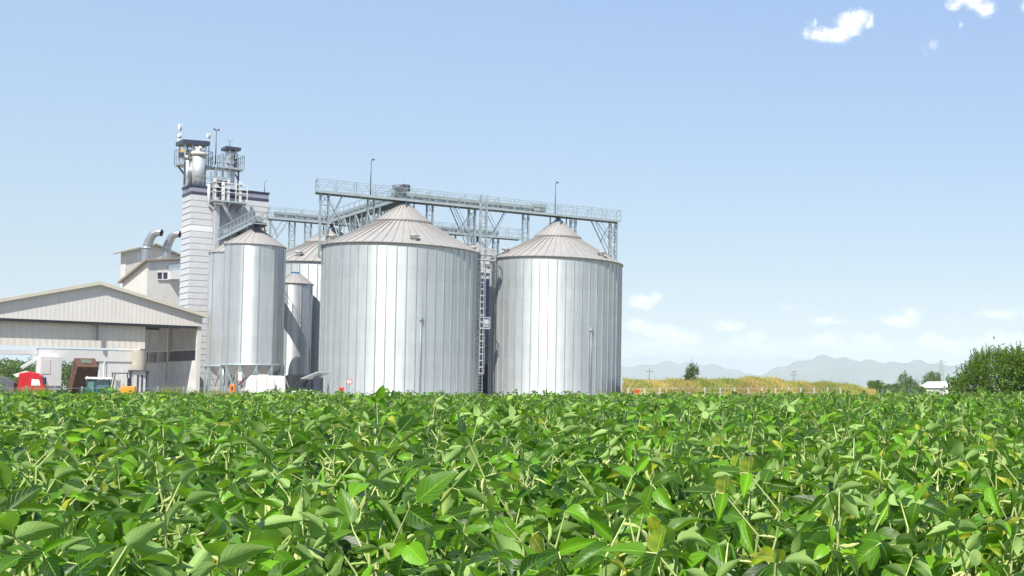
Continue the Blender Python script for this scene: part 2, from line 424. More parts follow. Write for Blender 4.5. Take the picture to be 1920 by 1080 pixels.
# ------------------------------------------------------------------ soybean crop
HI_ROWS, HI_COLS = [0, .06, .18, .34, .52, .70, .86, 1], [-1, -.5, 0, .5, 1]
MD_ROWS, MD_COLS = [0, .16, .45, .78, 1], [-1, 0, 1]
LO_ROWS, LO_COLS = [0, .42, 1], [-1, 0, 1]
def soy_plant(r, hi, zmin=.2, yellowing=0., podded=1.):
    """one plant: returns stem, foliage and pod arrays; canopy top about CROPH"""
    sp, sq, sr0, sr1 = [], [], [], []
    lb, ld, ln, lL = [], [], [], []
    pb, pdv, pL = [], [], []
    axes = [((0, 0), 0, CROPH*r.uniform(.90, 1.04))]
    for b in range(2):
        a = r.uniform(0, 6.28); axes.append(((math.cos(a), math.sin(a)), r.uniform(.06, .14), CROPH*r.uniform(.72, .98)))
    for (ax, ay), off, H in axes:
        lean = np.array([r.normal(0, .05), r.normal(0, .05)])
        def pt(z):
            f = z/H
            return np.array([ax*off*min(1, f*1.6)+lean[0]*f*f, ay*off*min(1, f*1.6)+lean[1]*f*f, z])
        zs = [0.05] if off == 0 else [.12]
        while zs[-1] < H-.14: zs.append(zs[-1]+r.uniform(.05, .075))
        pts = [pt(z)+np.array([r.normal(0, .006), r.normal(0, .006), 0]) for z in zs]
        for i in range(len(pts)-1):
            if zs[i+1] > zmin-.1: sp.append(pts[i]); sq.append(pts[i+1]); f = zs[i]/H; sr0.append(.0056-.0026*f); sr1.append(.0056-.0026*zs[i+1]/H)
        az = r.uniform(0, 6.28)
        for i, (z, p) in enumerate(zip(zs, pts)):
            az += PI+r.normal(0, .5)
            top = (len(zs)-1-i)
            if z > zmin:
                Lp = r.uniform(.12, .24) if top > 2 else r.uniform(.07, .15)
                el = R(r.uniform(28, 62)) if top > 1 else R(r.uniform(48, 82))
                d = np.array([math.cos(az)*math.cos(el), math.sin(az)*math.cos(el), math.sin(el)])
                q = p+d*Lp
                q[2] = min(q[2], CROPH*1.02+r.normal(0, .02))
                sp.append(p); sq.append(q); sr0.append(.0027); sr1.append(.0018)
                size = r.uniform(.095, .145) if top > 1 else r.uniform(.06, .10)
                nrm = np.array([r.normal(0, .75), r.normal(0, .75), .5+abs(r.normal(0, .35))])
                if r.random() < .08: nrm[2] = -abs(nrm[2])*.4   # flipped by the wind, pale side up
                hd = np.array([math.cos(az), math.sin(az), -r.uniform(.0, .8) if r.random() < .58 else r.uniform(.2, 1.9)])
                nrm = nrm/np.linalg.norm(nrm); hd = hd-nrm*hd.dot(nrm); hd /= np.linalg.norm(hd)
                sd = np.cross(nrm, hd)
                q2 = q+hd*size*.22
                sp.append(q); sq.append(q2); sr0.append(.0018); sr1.append(.0014)
                for k, (aa, ss, bb) in enumerate(((0, 1., q2), (R(r.uniform(68, 95)), .9, q), (-R(r.uniform(68, 95)), .9, q))):
                    dd = hd*math.cos(aa)+sd*math.sin(aa)+np.array([0, 0, -r.uniform(0, .35) if k else 0])
                    lb.append(bb); ld.append(dd); ln.append(nrm+r.normal(0, .22, 3)); lL.append(size*ss*r.uniform(.9, 1.1))
            if z > max(zmin, .34) and r.random() < (.8 if hi == 0 else .85)*podded:
                for k in range(r.integers(2, 5)):
                    pb.append(p if hi == 0 else p+r.normal(0, .004, 3)); a = r.uniform(0, 6.28); e = r.uniform(-1.3, .2) if r.random() < .6 else r.uniform(.3, 1.3)
                    pdv.append((math.cos(a)*math.cos(e), math.sin(a)*math.cos(e), math.sin(e))); pL.append(r.uniform(.042, .062))
    lL = np.array(lL); M = len(lL)
    rows, cols = ((HI_ROWS, HI_COLS), (MD_ROWS, MD_COLS), (LO_ROWS, LO_COLS))[hi]
    yel = np.where(r.random(M) < .018+yellowing, r.uniform(.25, .9, M), r.uniform(0, .05, M))
    fol = leaves(lb, ld, np.array(ln), lL, lL*r.uniform(.23, .30, M), r.uniform(.15, .95, M), r.uniform(.0, .9, M), r.random(M), yel, rows, cols, wave=.035 if hi == 0 else 0)
    st = stalks(sp, sq, np.array(sr0), np.array(sr1), r.random(len(sp)), 5 if hi == 0 else 3)
    po = None
    if hi == 0:
        return st, fol, (pb, pdv, pL)
    if pb: po = pods(np.array(pb), np.array(pdv), np.array(pL), r.random(len(pb)), 7 if hi == 0 else 4, 6 if hi == 0 else 4)
    return st, fol, po

def pod_clusters(po, t, r):
    pb, pdv, pL = po; keys = {}
    for i, b in enumerate(pb): keys.setdefault(tuple(np.round(b, 4)), []).append(i)
    top = sorted(keys, key=lambda q: -q[2])[:9]
    for q in top:
        ii = keys[q]; nr, ns = 7, 6
        Vt, Q, _, ti = pods(np.array([pb[i] for i in ii]), np.array([pdv[i] for i in ii]), np.array([pL[i] for i in ii]), r.random(len(ii)), nr, ns)
        # all pods of a cluster grow out of one shared stub
        for k in range(1, len(ii)):
            o = k*nr*ns; low = (Q >= o) & (Q < o+ns); Q[low] -= o
        used = np.unique(Q); mp = np.full(len(Vt), -1); mp[used] = np.arange(len(used))
        np_obj('pod_cluster', Vt[used], mp[Q], SOYPOD, None, ti[used], t)

def xr(Y, mrg): return -.965*Y-mrg, .065*Y+mrg
def scatter(y0, y1, dens, mrg):
    """jittered positions between two depths"""
    out = []; step = 1/math.sqrt(dens); y = y0
    while y < y1:
        a, b = xr(y, mrg); x = a+rng.uniform(0, step)
        while x < b:
            out.append((x+rng.normal(0, step*.22), y+rng.normal(0, step*.22))); x += step
        y += step
    return np.array(out)
DENS = 15
near = scatter(1.05, 11, DENS, .45)
ang = np.abs(np.arctan2(near[:, 0], near[:, 1]))
order = np.argsort(near[:, 1])
near = near[order]
front, rest = near[:300], near[300:]
prs = [np.random.default_rng(100+i) for i in range(14)]
PROTO = []
SOYLABEL = 'soybean plant with broad green leaves, pale stems and green pods in the front rows'
GROUP = 'soybean plants in the front rows'
for i, (x, y) in enumerate(front):
    k = i % 14
    hz = float(gz(y)+rng.normal(0, .032))
    rz = rng.uniform(0, 6.28); s = rng.uniform(.92, 1.07)
    if i < 14:
        st, fo, po = soy_plant(prs[k], 0, .25, (.0, .02, .0, .12, .0, .03, .0, .0, .22, .0, .02, .0, .0, .05)[k])
        t = thing('soybean_plant', SOYLABEL, 'soybean plant', (x, y, hz), 0, GROUP)
        np_obj('stem', st[0], st[1], SOYSTEM, None, st[3], t)
        np_obj('foliage', fo[0], fo[1], SOYLEAF, fo[2], fo[3], t)
        pod_clusters(po, t, prs[k])
        t.rotation_euler = (0, 0, rz); t.scale = (s, s, s)
        PROTO.append(t)
    else:
        kk = (i*5+i//14) % 14
        if x/y > -.20-.08*rng.random() and rng.random() < .5: kk = (3, 8)[int(rng.integers(0, 2))]
        dup(PROTO[kk], (x, y, hz), rz, None, s)
ext = scatter(.6, 11, DENS, 4.0)
ext = ext[(ext[:, 0] < -.965*ext[:, 1]-.5) | (ext[:, 0] > .065*ext[:, 1]+.5)]
rest = np.concatenate([rest, ext])
# the crop behind them: one mass
mid_var = [cat([soy_plant(prs[k], 1, .40, .03)[0]]) for k in range(0)]
def variants(n, hi, zmin, seed, podded=1.):
    out = []
    for k in range(n):
        r = np.random.default_rng(seed+k); st, fo, po = soy_plant(r, hi, zmin, (.02, .0, .08, .0)[k % 4], podded); out.append((st, fo, po))
    return out
def stamp(var, xy, jz, sc0=.92, sc1=1.08):
    """many copies of a variant list as arrays (stem, foliage, pods)"""
    acc = [[], [], []]
    pick = rng.integers(0, len(var), len(xy))
    for k, vv in enumerate(var):
        pp = xy[pick == k]; M = len(pp)
        if not M: continue
        a = rng.uniform(0, 2*PI, M); s = rng.uniform(sc0, sc1, M); z = gz(pp[:, 1])+rng.normal(0, jz*1.4, M)+.03*np.sin(pp[:, 0]*1.1+1)*np.sin(pp[:, 1]*.8)+.02*np.sin(pp[:, 0]*2.7+pp[:, 1]*1.9)
        ca, sa = (np.cos(a)*s)[:, None], (np.sin(a)*s)[:, None]
        for j, part in enumerate(vv):
            if part is None: continue
            Vt, Q, uv, ti = part; n = len(Vt)
            X = Vt[None, :, 0]*ca-Vt[None, :, 1]*sa+pp[:, 0:1]; Y = Vt[None, :, 0]*sa+Vt[None, :, 1]*ca+pp[:, 1:2]; Z = Vt[None, :, 2]*s[:, None]+z[:, None]
            VV = np.stack([X, Y, Z], -1).reshape(-1, 3)
            QQ = ((np.arange(M)*n)[:, None, None]+Q[None]).reshape(-1, 4)
            TT = np.tile(ti, (M, 1)); TT[:, 0] = (TT[:, 0]+np.repeat(rng.random(M), n)) % 1 if j == 1 else TT[:, 0]
            acc[j].append((VV, QQ, np.tile(uv, (M, 1)) if uv is not None else None, TT))
    return acc
crop = tag(bpy.data.objects.new('soybean_crop', None), 'dense green soybean crop filling the field behind the front rows', 'crop', None, 'stuff')
C.objects.link(crop); ORG['soybean_crop'] = V((0, 0, 0))
A = stamp(variants(14, 1, .30, 300), rest, .025)
far1 = scatter(11, 24, 13, 4.0)
B = stamp(variants(12, 2, .48, 500, .6), far1, .03, .94, 1.07)
for j, (nm, mt) in enumerate((('stems', SOYSTEM), ('foliage', SOYLEAF), ('pods', SOYPOD))):
    Vt, Q, uv, ti = cat(A[j]+B[j])
    o = np_obj(nm, Vt, Q, mt, uv if j == 1 else None, ti, crop); tag(o, kind='stuff')
# far end of the field, over the rise: coarse rows of leaves
def far_rows():
    pts = scatter(24, 84, 9, 5.0); M = len(pts)*3
    p = np.repeat(pts, 3, 0)+rng.normal(0, .12, (M, 2))
    b = np.column_stack([p, gz(p[:, 1])+CROPH*rng.uniform(.72, 1.0, M)])
    return leaves(b, rng.normal(0, 1, (M, 3))*[1, 1, .4], rng.normal(0, .4, (M, 3))+[0, 0, .9], rng.uniform(.2, .32, M), rng.uniform(.08, .12, M), rng.uniform(0, .4, M), rng.uniform(0, .6, M), rng.random(M), rng.uniform(0, .1, M), LO_ROWS, LO_COLS)
Vt, Q, uv, ti = far_rows(); tag(np_obj('far_rows', Vt, Q, SOYLEAF, uv, ti, crop), kind='stuff')

# tall weeds poking out of the crop
def weed(px, py_top, Y, label, dark, nl=26, name='tall_weed'):
    top = P(px, py_top, Y); g0 = float(gz(Y))
    t = thing(name, label, 'weed', (top.x, top.y, g0))
    H = top.z-g0
    st = stalks([(0, 0, 0), (0, 0, H*.5)], [(0, 0, H*.5), (.01, 0, H)], np.array([.006, .005]), np.array([.005, .002]), np.zeros(2), 5)
    np_obj('stem', st[0], st[1], SOYSTEM, None, st[3], t)
    z = np.linspace(H*.55, H, nl); a = np.arange(nl)*2.4
    el = .5 if not dark else .3
    d = np.column_stack([np.cos(a), np.sin(a), np.full(nl, el)])
    L = np.linspace(.10, .05, nl)*(1. if not dark else .9)
    fo = leaves(np.column_stack([np.zeros(nl), np.zeros(nl), z]), d, np.tile([0, 0, 1.], (nl, 1))+rng.normal(0, .3, (nl, 3)), L, L*.3, np.full(nl, .2), np.full(nl, .5), rng.random(nl)*.5+(.0 if dark else .5), np.full(nl, .0 if dark else .35), MD_ROWS, MD_COLS)
    np_obj('foliage', fo[0], fo[1], SOYLEAF, fo[2], fo[3], t)
weed(6, 702, 14, 'yellow green weed spike standing above the crop in front of the red truck', False, 40)
weed(1301, 716, 15, 'dark sprig with few leaves above the crop, below the sapling on the bank', True, 7)

# ------------------------------------------------------------------ big grain silos
def big_silo(label, c, Rr, ze, za, nstiff, wallmat, vents, zb=.70, seed=0, lances=()):
    t = thing('grain_silo', label, 'silo', (c.x, c.y, GZ), 0, 'grain silos with cone roofs')
    m = MB().lathe([(Rr+.35, GZ-.2), (Rr+.35, zb), (Rr-.4, zb)], (c.x, c.y, 0), 64, False)
    m.build('plinth', CONC, t)
    m = MB().lathe([(Rr, zb), (Rr, ze)], (c.x, c.y, 0), 144)
    a_view = math.atan2(-c.y, -c.x)
    w = m.build('wall', wallmat, t)
    m = MB()
    for k in range(nstiff):
        a = 2*PI*(k+.5)/nstiff
        M = Matrix.Rotation(a, 3, 'Z')
        for z0, z1, wd in ((zb+.02, zb+(ze-zb)*.48, .085), (zb+(ze-zb)*.48, ze-.06, .06)):
            m.box(V((c.x, c.y, (z0+z1)/2))+M @ V((Rr+.028, 0, 0)), (.06, wd*.85, z1-z0-.02), M)
    m.build('stiffener_ribs', MATS['stiffener'], w)
    m = MB().lathe([(Rr+.005, zb+.03), (Rr+.12, zb+.03), (Rr+.12, zb+.13), (Rr+.005, zb+.13)], (c.x, c.y, 0), 96)
    m.build('base_ring', ALU, t)
    # roof: lower cone, step, upper cone, neck
    rr, zr = .35*Rr, ze+(za-ze)*.60
    m = MB().lathe([(Rr-.02, ze-.10), (Rr+.16, ze-.06), (Rr+.18, ze), (rr-.1, zr+.02)], (c.x, c.y, 0), 96, False)
    nr = nstiff
    for k in range(nr):
        a = 2*PI*k/nr; e = V((math.cos(a), math.sin(a), 0))
        m.bar(V((c.x, c.y, ze+.03))+e*(Rr+.16), V((c.x, c.y, zr+.03))+e*rr, .06, .06)
    rf = m.build('roof', ROOF, t)
    m = MB().lathe([(rr+.02, zr-.02), (rr+.10, zr+.05), (rr+.08, zr+.16), (.52, za-.05), (.45, za)], (c.x, c.y, 0), 64, False)
    for k in range(nr//2):
        a = 2*PI*k/(nr//2); e = V((math.cos(a), math.sin(a), 0))
        m.bar(V((c.x, c.y, zr+.16))+e*(rr+.06), V((c.x, c.y, za-.03))+e*.55, .06, .07)
    m.build('roof_cap', ROOF, rf)
    m = MB().lathe([(.46, za-.1), (.46, za+.16), (.0, za+.18)], (c.x, c.y, 0), 20, False)
    m.build('filling_collar', BLUEP, rf)
    slope = (zr-ze)/(Rr-rr)
    for da, fr in vents:
        a = a_view+R(da); e = V((math.cos(a), math.sin(a), 0)); r0 = Rr-(Rr-rr)*fr; z0 = ze+(Rr-r0)*slope
        b = V((c.x, c.y, z0))+e*r0
        m = MB().lathe([(.17, -.15), (.19, .30), (.31, .42)], b, 14)
        v = m.build('roof_vent', STEELD if False else ALU, rf)
        MB().lathe([(.0, .68), (.18, .62), (.40, .46), (.40, .40), (.2, .42)], b, 16).build('vent_cap', ROOF, rf) if False else None
        mm = MB().lathe([(.0, .70), (.18, .63), (.42, .47), (.42, .41), (.1, .41)], b, 16)
        mm.build('vent_cap', ROOF, rf)
    for da, z1 in lances:
        a = a_view+R(da); e = V((math.cos(a), math.sin(a), 0)); q = V((c.x, c.y, 0))+e*(Rr+.12)
        m = MB().tube([q+V((0, 0, zb+.1)), q+V((0, 0, z1))], .035, 6)
        m.box(q+V((0, 0, z1+.1)), (.24, .24, .26))
        m.build('cable_conduit', STEEL, t)
    return t
silo_wall('galvanised_wall', (.67, .715, .725), 52, 1.12, .69, .76)
silo_wall('galvanised_wall_bright', (.70, .73, .74), 12, 1.2, .48, .82)
paint('stiffener', (.60, .63, .64), .45, .8, .1, 1)
S1, R1 = fit(604, 900, 468, 100)
S2, R2 = fit(920, 1166, 489, 108.8)
ZE1, ZA = 14.3, 18.65
ROW = (S2-S1).normalized(); ROW.z = 0; PERP = V((-ROW.y, ROW.x, 0))
big_silo('largest grain silo, left of the caged ladder, its vented cone roof under the long walkway', S1, R1, ZE1, ZA, 52, MATS['galvanised_wall'], [(8, .12), (-75, .15), (95, .12), (170, .2)], lances=[(13, 7.5)])
big_silo('grain silo at the right end of the plant, next to the open sky', S2, R2, 14.2, 18.4, 50, MATS['galvanised_wall'], [(-58, .16), (47, .15), (150, .2)], lances=[(30, 7.1)])
S3 = on_line(622, 430, V((-74.4, 110.5, 0)), ROW); S3.z = 0
S4 = on_line(897, 455, V((-74.4, 110.5, 0)), ROW); S4.z = 0
big_silo('grain silo in the back row showing between the narrow hopper silo and the largest silo', S3, 6.5, 14.3, 18.5, 50, MATS['galvanised_wall'], [(35, .2), (-30, .2)])
big_silo('grain silo in the back row mostly hidden behind the two front silos', S4, 6.0, 14.2, 18.2, 50, MATS['galvanised_wall'], [(10, .25), (-20, .5)])

# ------------------------------------------------------------------ hopper silos on legs
def hopper_silo(label, c, Rr, zl, ze, za, nleg, cap=True, a0=0.):
    t = thing('hopper_silo', label, 'silo', (c.x, c.y, GZ), 0, 'narrow hopper silos on legs')
    w = MB().lathe([(Rr, zl), (Rr, ze)], (c.x, c.y, 0), 96).build('wall', MATS['galvanised_wall_bright'], t)
    m = MB()
    for k in range(nleg):
        a = a0+2*PI*k/nleg; M = Matrix.Rotation(a, 3, 'Z')
        m.box(V((c.x, c.y, (zl+ze)/2))+M @ V((Rr+.025, 0, 0)), (.05, .07, ze-zl-.1), M)
    m.build('stiffener_ribs', MATS['stiffener'], w)
    MB().lathe([(Rr-.01, zl-.12), (Rr+.09, zl-.12), (Rr+.09, zl+.04), (Rr, zl+.04)], (c.x, c.y, 0), 64).build('ring_beam', STEEL, t)
    MB().lathe([(Rr-.03, zl-.05), (.28, zl-Rr*1.05), (.28, zl-Rr*1.05-.5)], (c.x, c.y, 0), 48).build('hopper_cone', ALU, t)
    m = MB().lathe([(Rr-.02, ze-.06), (Rr+.10, ze-.04), (Rr+.11, ze), (.42, za-.05), (.36, za)], (c.x, c.y, 0), 64, False)
    for k in range(nleg*2):
        a = a0+2*PI*k/(nleg*2); e = V((math.cos(a), math.sin(a), 0))
        m.bar(V((c.x, c.y, ze+.02))+e*(Rr+.08), V((c.x, c.y, za-.04))+e*.44, .045, .06)
    rf = m.build('roof', ROOF, t)
    MB().lathe([(.38, za-.08), (.38, za+.12), (0, za+.2)], (c.x, c.y, 0), 16, False).build('filling_cap', BLUEP, rf)
    for k in range(nleg):
        a = a0+2*PI*k/nleg; e = V((math.cos(a), math.sin(a), 0)); b = V((c.x, c.y, 0))+e*(Rr+.05)
        l = MB().bar(b+V((0, 0, GZ)), b+V((0, 0, zl-.12)), .15).build('leg', STEEL, t)
        a2 = a0+2*PI*(k+1)/nleg; e2 = V((math.cos(a2), math.sin(a2), 0)); b2 = V((c.x, c.y, 0))+e2*(Rr+.05); mid = (b+b2)/2
        z0 = GZ+.9 if k % 2 == 0 else GZ+.5
        MB().bar(b+V((0, 0, zl-.25)), mid+V((0, 0, zl-1.9)), .09).bar(b2+V((0, 0, zl-.25)), mid+V((0, 0, zl-1.9)), .09).build('brace', STEEL, t)
    return t
HA, RA = fit(422, 536, 460, 96)
HC, RC = fit(519, 587, 535, 105.5)
HB = V((-.7035*101, 101, 0))
zA = P(478, 683, 93.7).z; zC = P(553, 703, 104).z; zCe = P(553, 530, 104).z; zCa = P(553, 513, 105.5).z
hopper_silo('tall narrow hopper silo on braced legs behind the white generator housing', HA, RA, zA, 14.2, 15.75, 12, a0=.2)
hopper_silo('hopper silo half hidden between the clad tower and the nearer narrow silo', HB, RA, zA, 14.1, 15.7, 12, a0=.1)
hopper_silo('small short hopper silo with blue cap beside the largest silo', HC, RC, zC, zCe, zCa, 8, a0=.15)

# ------------------------------------------------------------------ conveyor walkways
def rail_run(m, p, q, h, zig=True, step=1.5, th=.05):
    L = (q-p).length; n = max(1, round(L/step)); Z = V((0, 0, 1))
    m.bar(p+Z*h, q+Z*h, th, th); m.bar(p+Z*h*.5, q+Z*h*.5, th*.7, th*.7)
    for i in range(n+1):
        a = p.lerp(q, i/n); m.bar(a, a+Z*h, th, th)
    if zig:
        k = n*3
        for i in range(k):
            a = p.lerp(q, i/k); b = p.lerp(q, (i+1)/k)
            m.bar(a+Z*(0.02 if i % 2 else h*.97), b+Z*(h*.97 if i % 2 else .02), .03, .03)
def lattice(m, base, top, w, d1, d2, th=.08, zig=1.0):
    """lattice column of square plan from base to top (world points on the axis)"""
    cs = [d1*a*w/2+d2*b*w/2 for a, b in ((-1, -1), (1, -1), (1, 1), (-1, 1))]
    for c in cs: m.bar(base+c, top+c, th)
    H = (top-base).length; n = max(1, round(H/zig))
    for i in range(n):
        a = base.lerp(top, i/n); b = base.lerp(top, (i+1)/n)
        for j in range(4):
            c, e = cs[j], cs[(j+1) % 4]
            if i % 2: c, e = e, c
            m.bar(a+c, b+e, th*.5); m.bar(a+cs[j], a+cs[(j+1) % 4], th*.5)
def conveyor(label, p, q, wd, trough=None, z_rail=1.0, zig=True, deckh=.24):
    p = V(p); q = V(q); d = (q-p).normalized(); s = V((-d.y, d.x, 0)).normalized()
    t = thing('conveyor_walkway', label, 'walkway', (p.x, p.y, p.z), 0, 'raised conveyor walkways over the silos')
    m = MB()
    for k in (-1, 1): m.bar(p+s*k*wd/2-V((0, 0, deckh/2)), q+s*k*wd/2-V((0, 0, deckh/2)), .10, deckh)
    n = round((q-p).length/1.2)
    for i in range(n+1):
        a = p.lerp(q, i/n); m.bar(a-s*wd/2-V((0, 0, .1)), a+s*wd/2-V((0, 0, .1)), .08, .08)
    m.build('deck_frame', STEEL, t)
    MB().bar(p-V((0, 0, .02)), q-V((0, 0, .02)), wd-.12, .05).build('grating', STEELD, t)
    for k in (-1, 1):
        m = MB(); rail_run(m, p+s*k*wd/2, q+s*k*wd/2, z_rail, zig); m.build('handrail', STEEL, t)
    m = MB()
    for a in (p, q):
        m.bar(a-s*wd/2+V((0, 0, z_rail)), a+s*wd/2+V((0, 0, z_rail)), .05); m.bar(a-s*wd/2+V((0, 0, z_rail*.5)), a+s*wd/2+V((0, 0, z_rail*.5)), .04)
    m.build('end_rail', STEEL, t)
    if trough:
        a, b = p.lerp(q, trough[0]), p.lerp(q, trough[1])
        tr = MB().bar(a+V((0, 0, .38)), b+V((0, 0, .38)), .45, .5).build('conveyor_trough', MATS['trough'], t)
        m = MB(); k = round((b-a).length/2)
        for i in range(k+1): m.bar(a.lerp(b, i/k)+V((0, 0, .1))-s*.24, a.lerp(b, i/k)+V((0, 0, .66))-s*.24, .06)
        m.build('trough_flanges', STEEL, tr)
    return t, d, s
paint('trough', (.34, .40, .40), .5, .3)
ZD = 19.2
pl = on_line(593, 357, S1, ROW); pr_ = on_line(1160, 414, S1, ROW)
FL = V((pl.x, pl.y, ZD)); FR = V((pr_.x, pr_.y, ZD)); Lf = (FR-FL).length
def fpt(px, z=ZD):
    q = on_line(px, 390, S1, ROW); return V((q.x, q.y, z))
f1 = (fpt(735)-FL).length/Lf; f2 = (fpt(1012)-FL).length/Lf
tf, df, sf = conveyor('long walkway carrying the conveyor over the two front silos', FL, FR, 1.25, (f1, f2))
# drive motor
mp_ = fpt(750)
m = MB(); m.box(mp_+V((0, 0, .75)), (.9, .6, .55), Matrix.Rotation(.6, 3, 'Z')).tube([mp_+V((-.5, -.4, 1.0)), mp_+V((.35, .25, 1.25))], .24, 10); m.box(mp_+V((.4, .3, 1.1)), (.5, .4, .6))
m.build('drive_motor', STEELD, tf)
m = MB(); a = fpt(1010); m.box(a+V((0, 0, .5)), (1.2, .7, .75), Matrix.Rotation(.68, 3, 'Z')); m.build('discharge_head', MATS['trough'], tf)
Z1 = V((0, 0, 1))
def column(owner, px, zb, w=.75, ztop=ZD-.25, line='front', th=.09):
    q = fpt(px, ztop); b = V((q.x, q.y, zb)); m = MB(); lattice(m, b, q, w, ROW, PERP, th); m.build('support_column', STEEL, owner)
    return q
def roof_z(px, c, Rr, ze, za):
    q = fpt(px); r = math.hypot(q.x-c.x, q.y-c.y)
    return ze+(za-ze)*.60*max(0, (Rr-r))/(.65*Rr) if r < Rr else ze
q1 = column(tf, 608, 13.2, .62)
q2 = column(tf, 1150, 13.9, .62)
for px, c, Rr, ze in ((806, S1, R1, ZE1), (986, S2, R2, 14.2), (1075, S2, R2, 14.2), (695, S1, R1, ZE1)):
    column(tf, px, roof_z(px, c, Rr, ze, ZA)-.1, .5, th=.07)
q3 = column(tf, 885, GZ, .55)
m = MB()
for k in (-1, 1):
    o = PERP*k*.5
    m.bar(q1+o-Z1*3.6, fpt(642, ZD-.25)+o, .09); m.bar(q1+o-Z1*.4+ROW*.3, q1+o*1-Z1*2.6+ROW*1.5, .06)
m.build('knee_brace', STEEL, tf); m = MB()
for k in (-1, 1):
    o = PERP*k*.5
    m.bar(q2+o-Z1*4.2, fpt(1112, ZD-.25)+o, .09); m.bar(q2+o-Z1*2.0, fpt(1122, ZD-.25)+o, .06); m.bar(q2+o-Z1*.5-ROW*.4, q2+o-Z1*2.2-ROW*1.2, .06)
m.build('knee_brace', STEEL, tf); m = MB()
for k in (-1, 1):
    o = PERP*k*.5
    m.bar(q3+o-Z1*4.4, fpt(846, ZD-.25)+o, .09); m.bar(q3+o-Z1*3.0, fpt(856, ZD-.25)+o, .06); m.bar(q3+o-Z1*.4, q3+o-Z1*2.4-ROW*1.2, .06)
m.build('knee_brace', STEEL, tf); m = MB()
for k in (-1, 1):
    o = PERP*k*.5
    m.bar(fpt(912, ZD-4.0)+o, fpt(948, ZD-.25)+o, .09); m.bar(fpt(914, ZD-.4)+o, fpt(932, ZD-2.2)+o, .06)
m.build('knee_brace', STEEL, tf)
m = MB().bar(q1-Z1*5.6, q1-Z1*5.6+ROW*.9, .3, .12); m.build('wall_bracket', STEELD, tf)
for c, za in ((S1, ZA), (S2, 18.4)):
    m = MB()
    m.tube([V((c.x, c.y, za+.1)), V((c.x, c.y, ZD-.1))], .17, 10)
    for a in range(4):
        e = V((math.cos(a*PI/2+.68), math.sin(a*PI/2+.68), 0)); m.bar(V((c.x, c.y, za-.3))+e*.8, V((c.x, c.y, ZD-.2))+e*.8, .08)
    m.build('filling_spout', STEELD, tf)
# back walkway
BL = on_line(503, 407, V((-74.4, 110.5, 0)), ROW); BR = on_line(975, 447, V((-74.4, 110.5, 0)), ROW)
BL.z = BR.z = ZD
tb, db, sb = conveyor('walkway from the clad tower over the back row of silos', BL, BR, 1.2, (.02, .9))
def bpt(px, z=ZD):
    q = on_line(px, 420, V((-74.4, 110.5, 0)), ROW); return V((q.x, q.y, z))
for px, zb, w in ((578, 14.0, .55), (548, 10, .5), (930, GZ, .55), (660, 16.5, .5), (850, 14, .5)):
    m = MB(); lattice(m, bpt(px, zb), bpt(px, ZD-.25), w, ROW, PERP, .08); m.build('support_column', STEEL, tb)
m = MB()
for k in (-1, 1):
    o = PERP*k*.5
    m.bar(bpt(506, ZD-3.4)+o, bpt(540, ZD-.25)+o, .10); m.bar(bpt(506, ZD-2.4)+o, bpt(530, ZD-.25)+o, .07); m.bar(bpt(508, ZD-.4)+o, bpt(522, ZD-2)+o, .06); m.bar(bpt(507, ZD-4)+o, bpt(507, ZD-.2)+o, .1)
m.build('knee_brace', STEEL, tb)
for c in (S3, S4):
    m = MB().tube([V((c.x, c.y, 18.3)), V((c.x, c.y, ZD-.1))], .17, 10)
    for a in range(4):
        e = V((math.cos(a*PI/2+.68), math.sin(a*PI/2+.68), 0)); m.bar(V((c.x, c.y, 18.0))+e*.75, V((c.x, c.y, ZD-.2))+e*.75, .08)
    m.build('filling_spout', STEELD, tb)
# cross walkway
cp = S3.copy(); cp.z = ZD; cq = S1.copy(); cq.z = ZD
dcr = (cq-cp).normalized()
tcx, dcx, scx = conveyor('cross walkway linking the back row to the front walkway above the largest silo', cp+dcr*1.0, cq-dcr*1.0, 1.2, (.02, .98), 1.05, False)
m = MB()
pA, pB = cp+dcr*2.5, cq-dcr*4.5
for o in (-.6, .6):
    a, b = pA+scx*o-Z1*2.2, pB+scx*o-Z1*2.2
    m.bar(a, b, .10); n = 8
    for i in range(n):
        u, w_ = a.lerp(b, i/n), a.lerp(b, (i+1)/n)
        m.bar(u+Z1*(0 if i % 2 else 2.0), w_+Z1*(2.0 if i % 2 else 0), .07); m.bar(w_, w_+Z1*2.0, .07)
m.build('truss_girder', STEEL, tcx)
for fr, zb in ((.35, GZ), (.72, 16.2)):
    c_ = cp.lerp(cq, fr); m = MB(); lattice(m, V((c_.x, c_.y, zb)), c_-Z1*.25, .6, dcx, scx, .08); m.build('support_column', STEEL, tcx)
# small walkway over the hopper silos
dAB = (HB-HA).normalized(); za_ = 16.25
ha = HA-dAB*1.2; hb = HA+dAB*14.2
tsm, dsm, ssm = conveyor('short walkway from the clad tower over the narrow hopper silos', V((hb.x, hb.y, za_)), V((ha.x, ha.y, za_)), 1.1, (.05, .97), 1.0, False)
for c in (HA, HB):
    m = MB().tube([V((c.x, c.y, 15.8)), V((c.x, c.y, za_-.1))], .16, 10)
    for a in range(4):
        e = V((math.cos(a*PI/2+.8), math.sin(a*PI/2+.8), 0)); m.bar(V((c.x, c.y, 15.3))+e*.75, V((c.x, c.y, za_-.2))+e*.6, .08)
    m.build('filling_spout', STEELD, tsm)

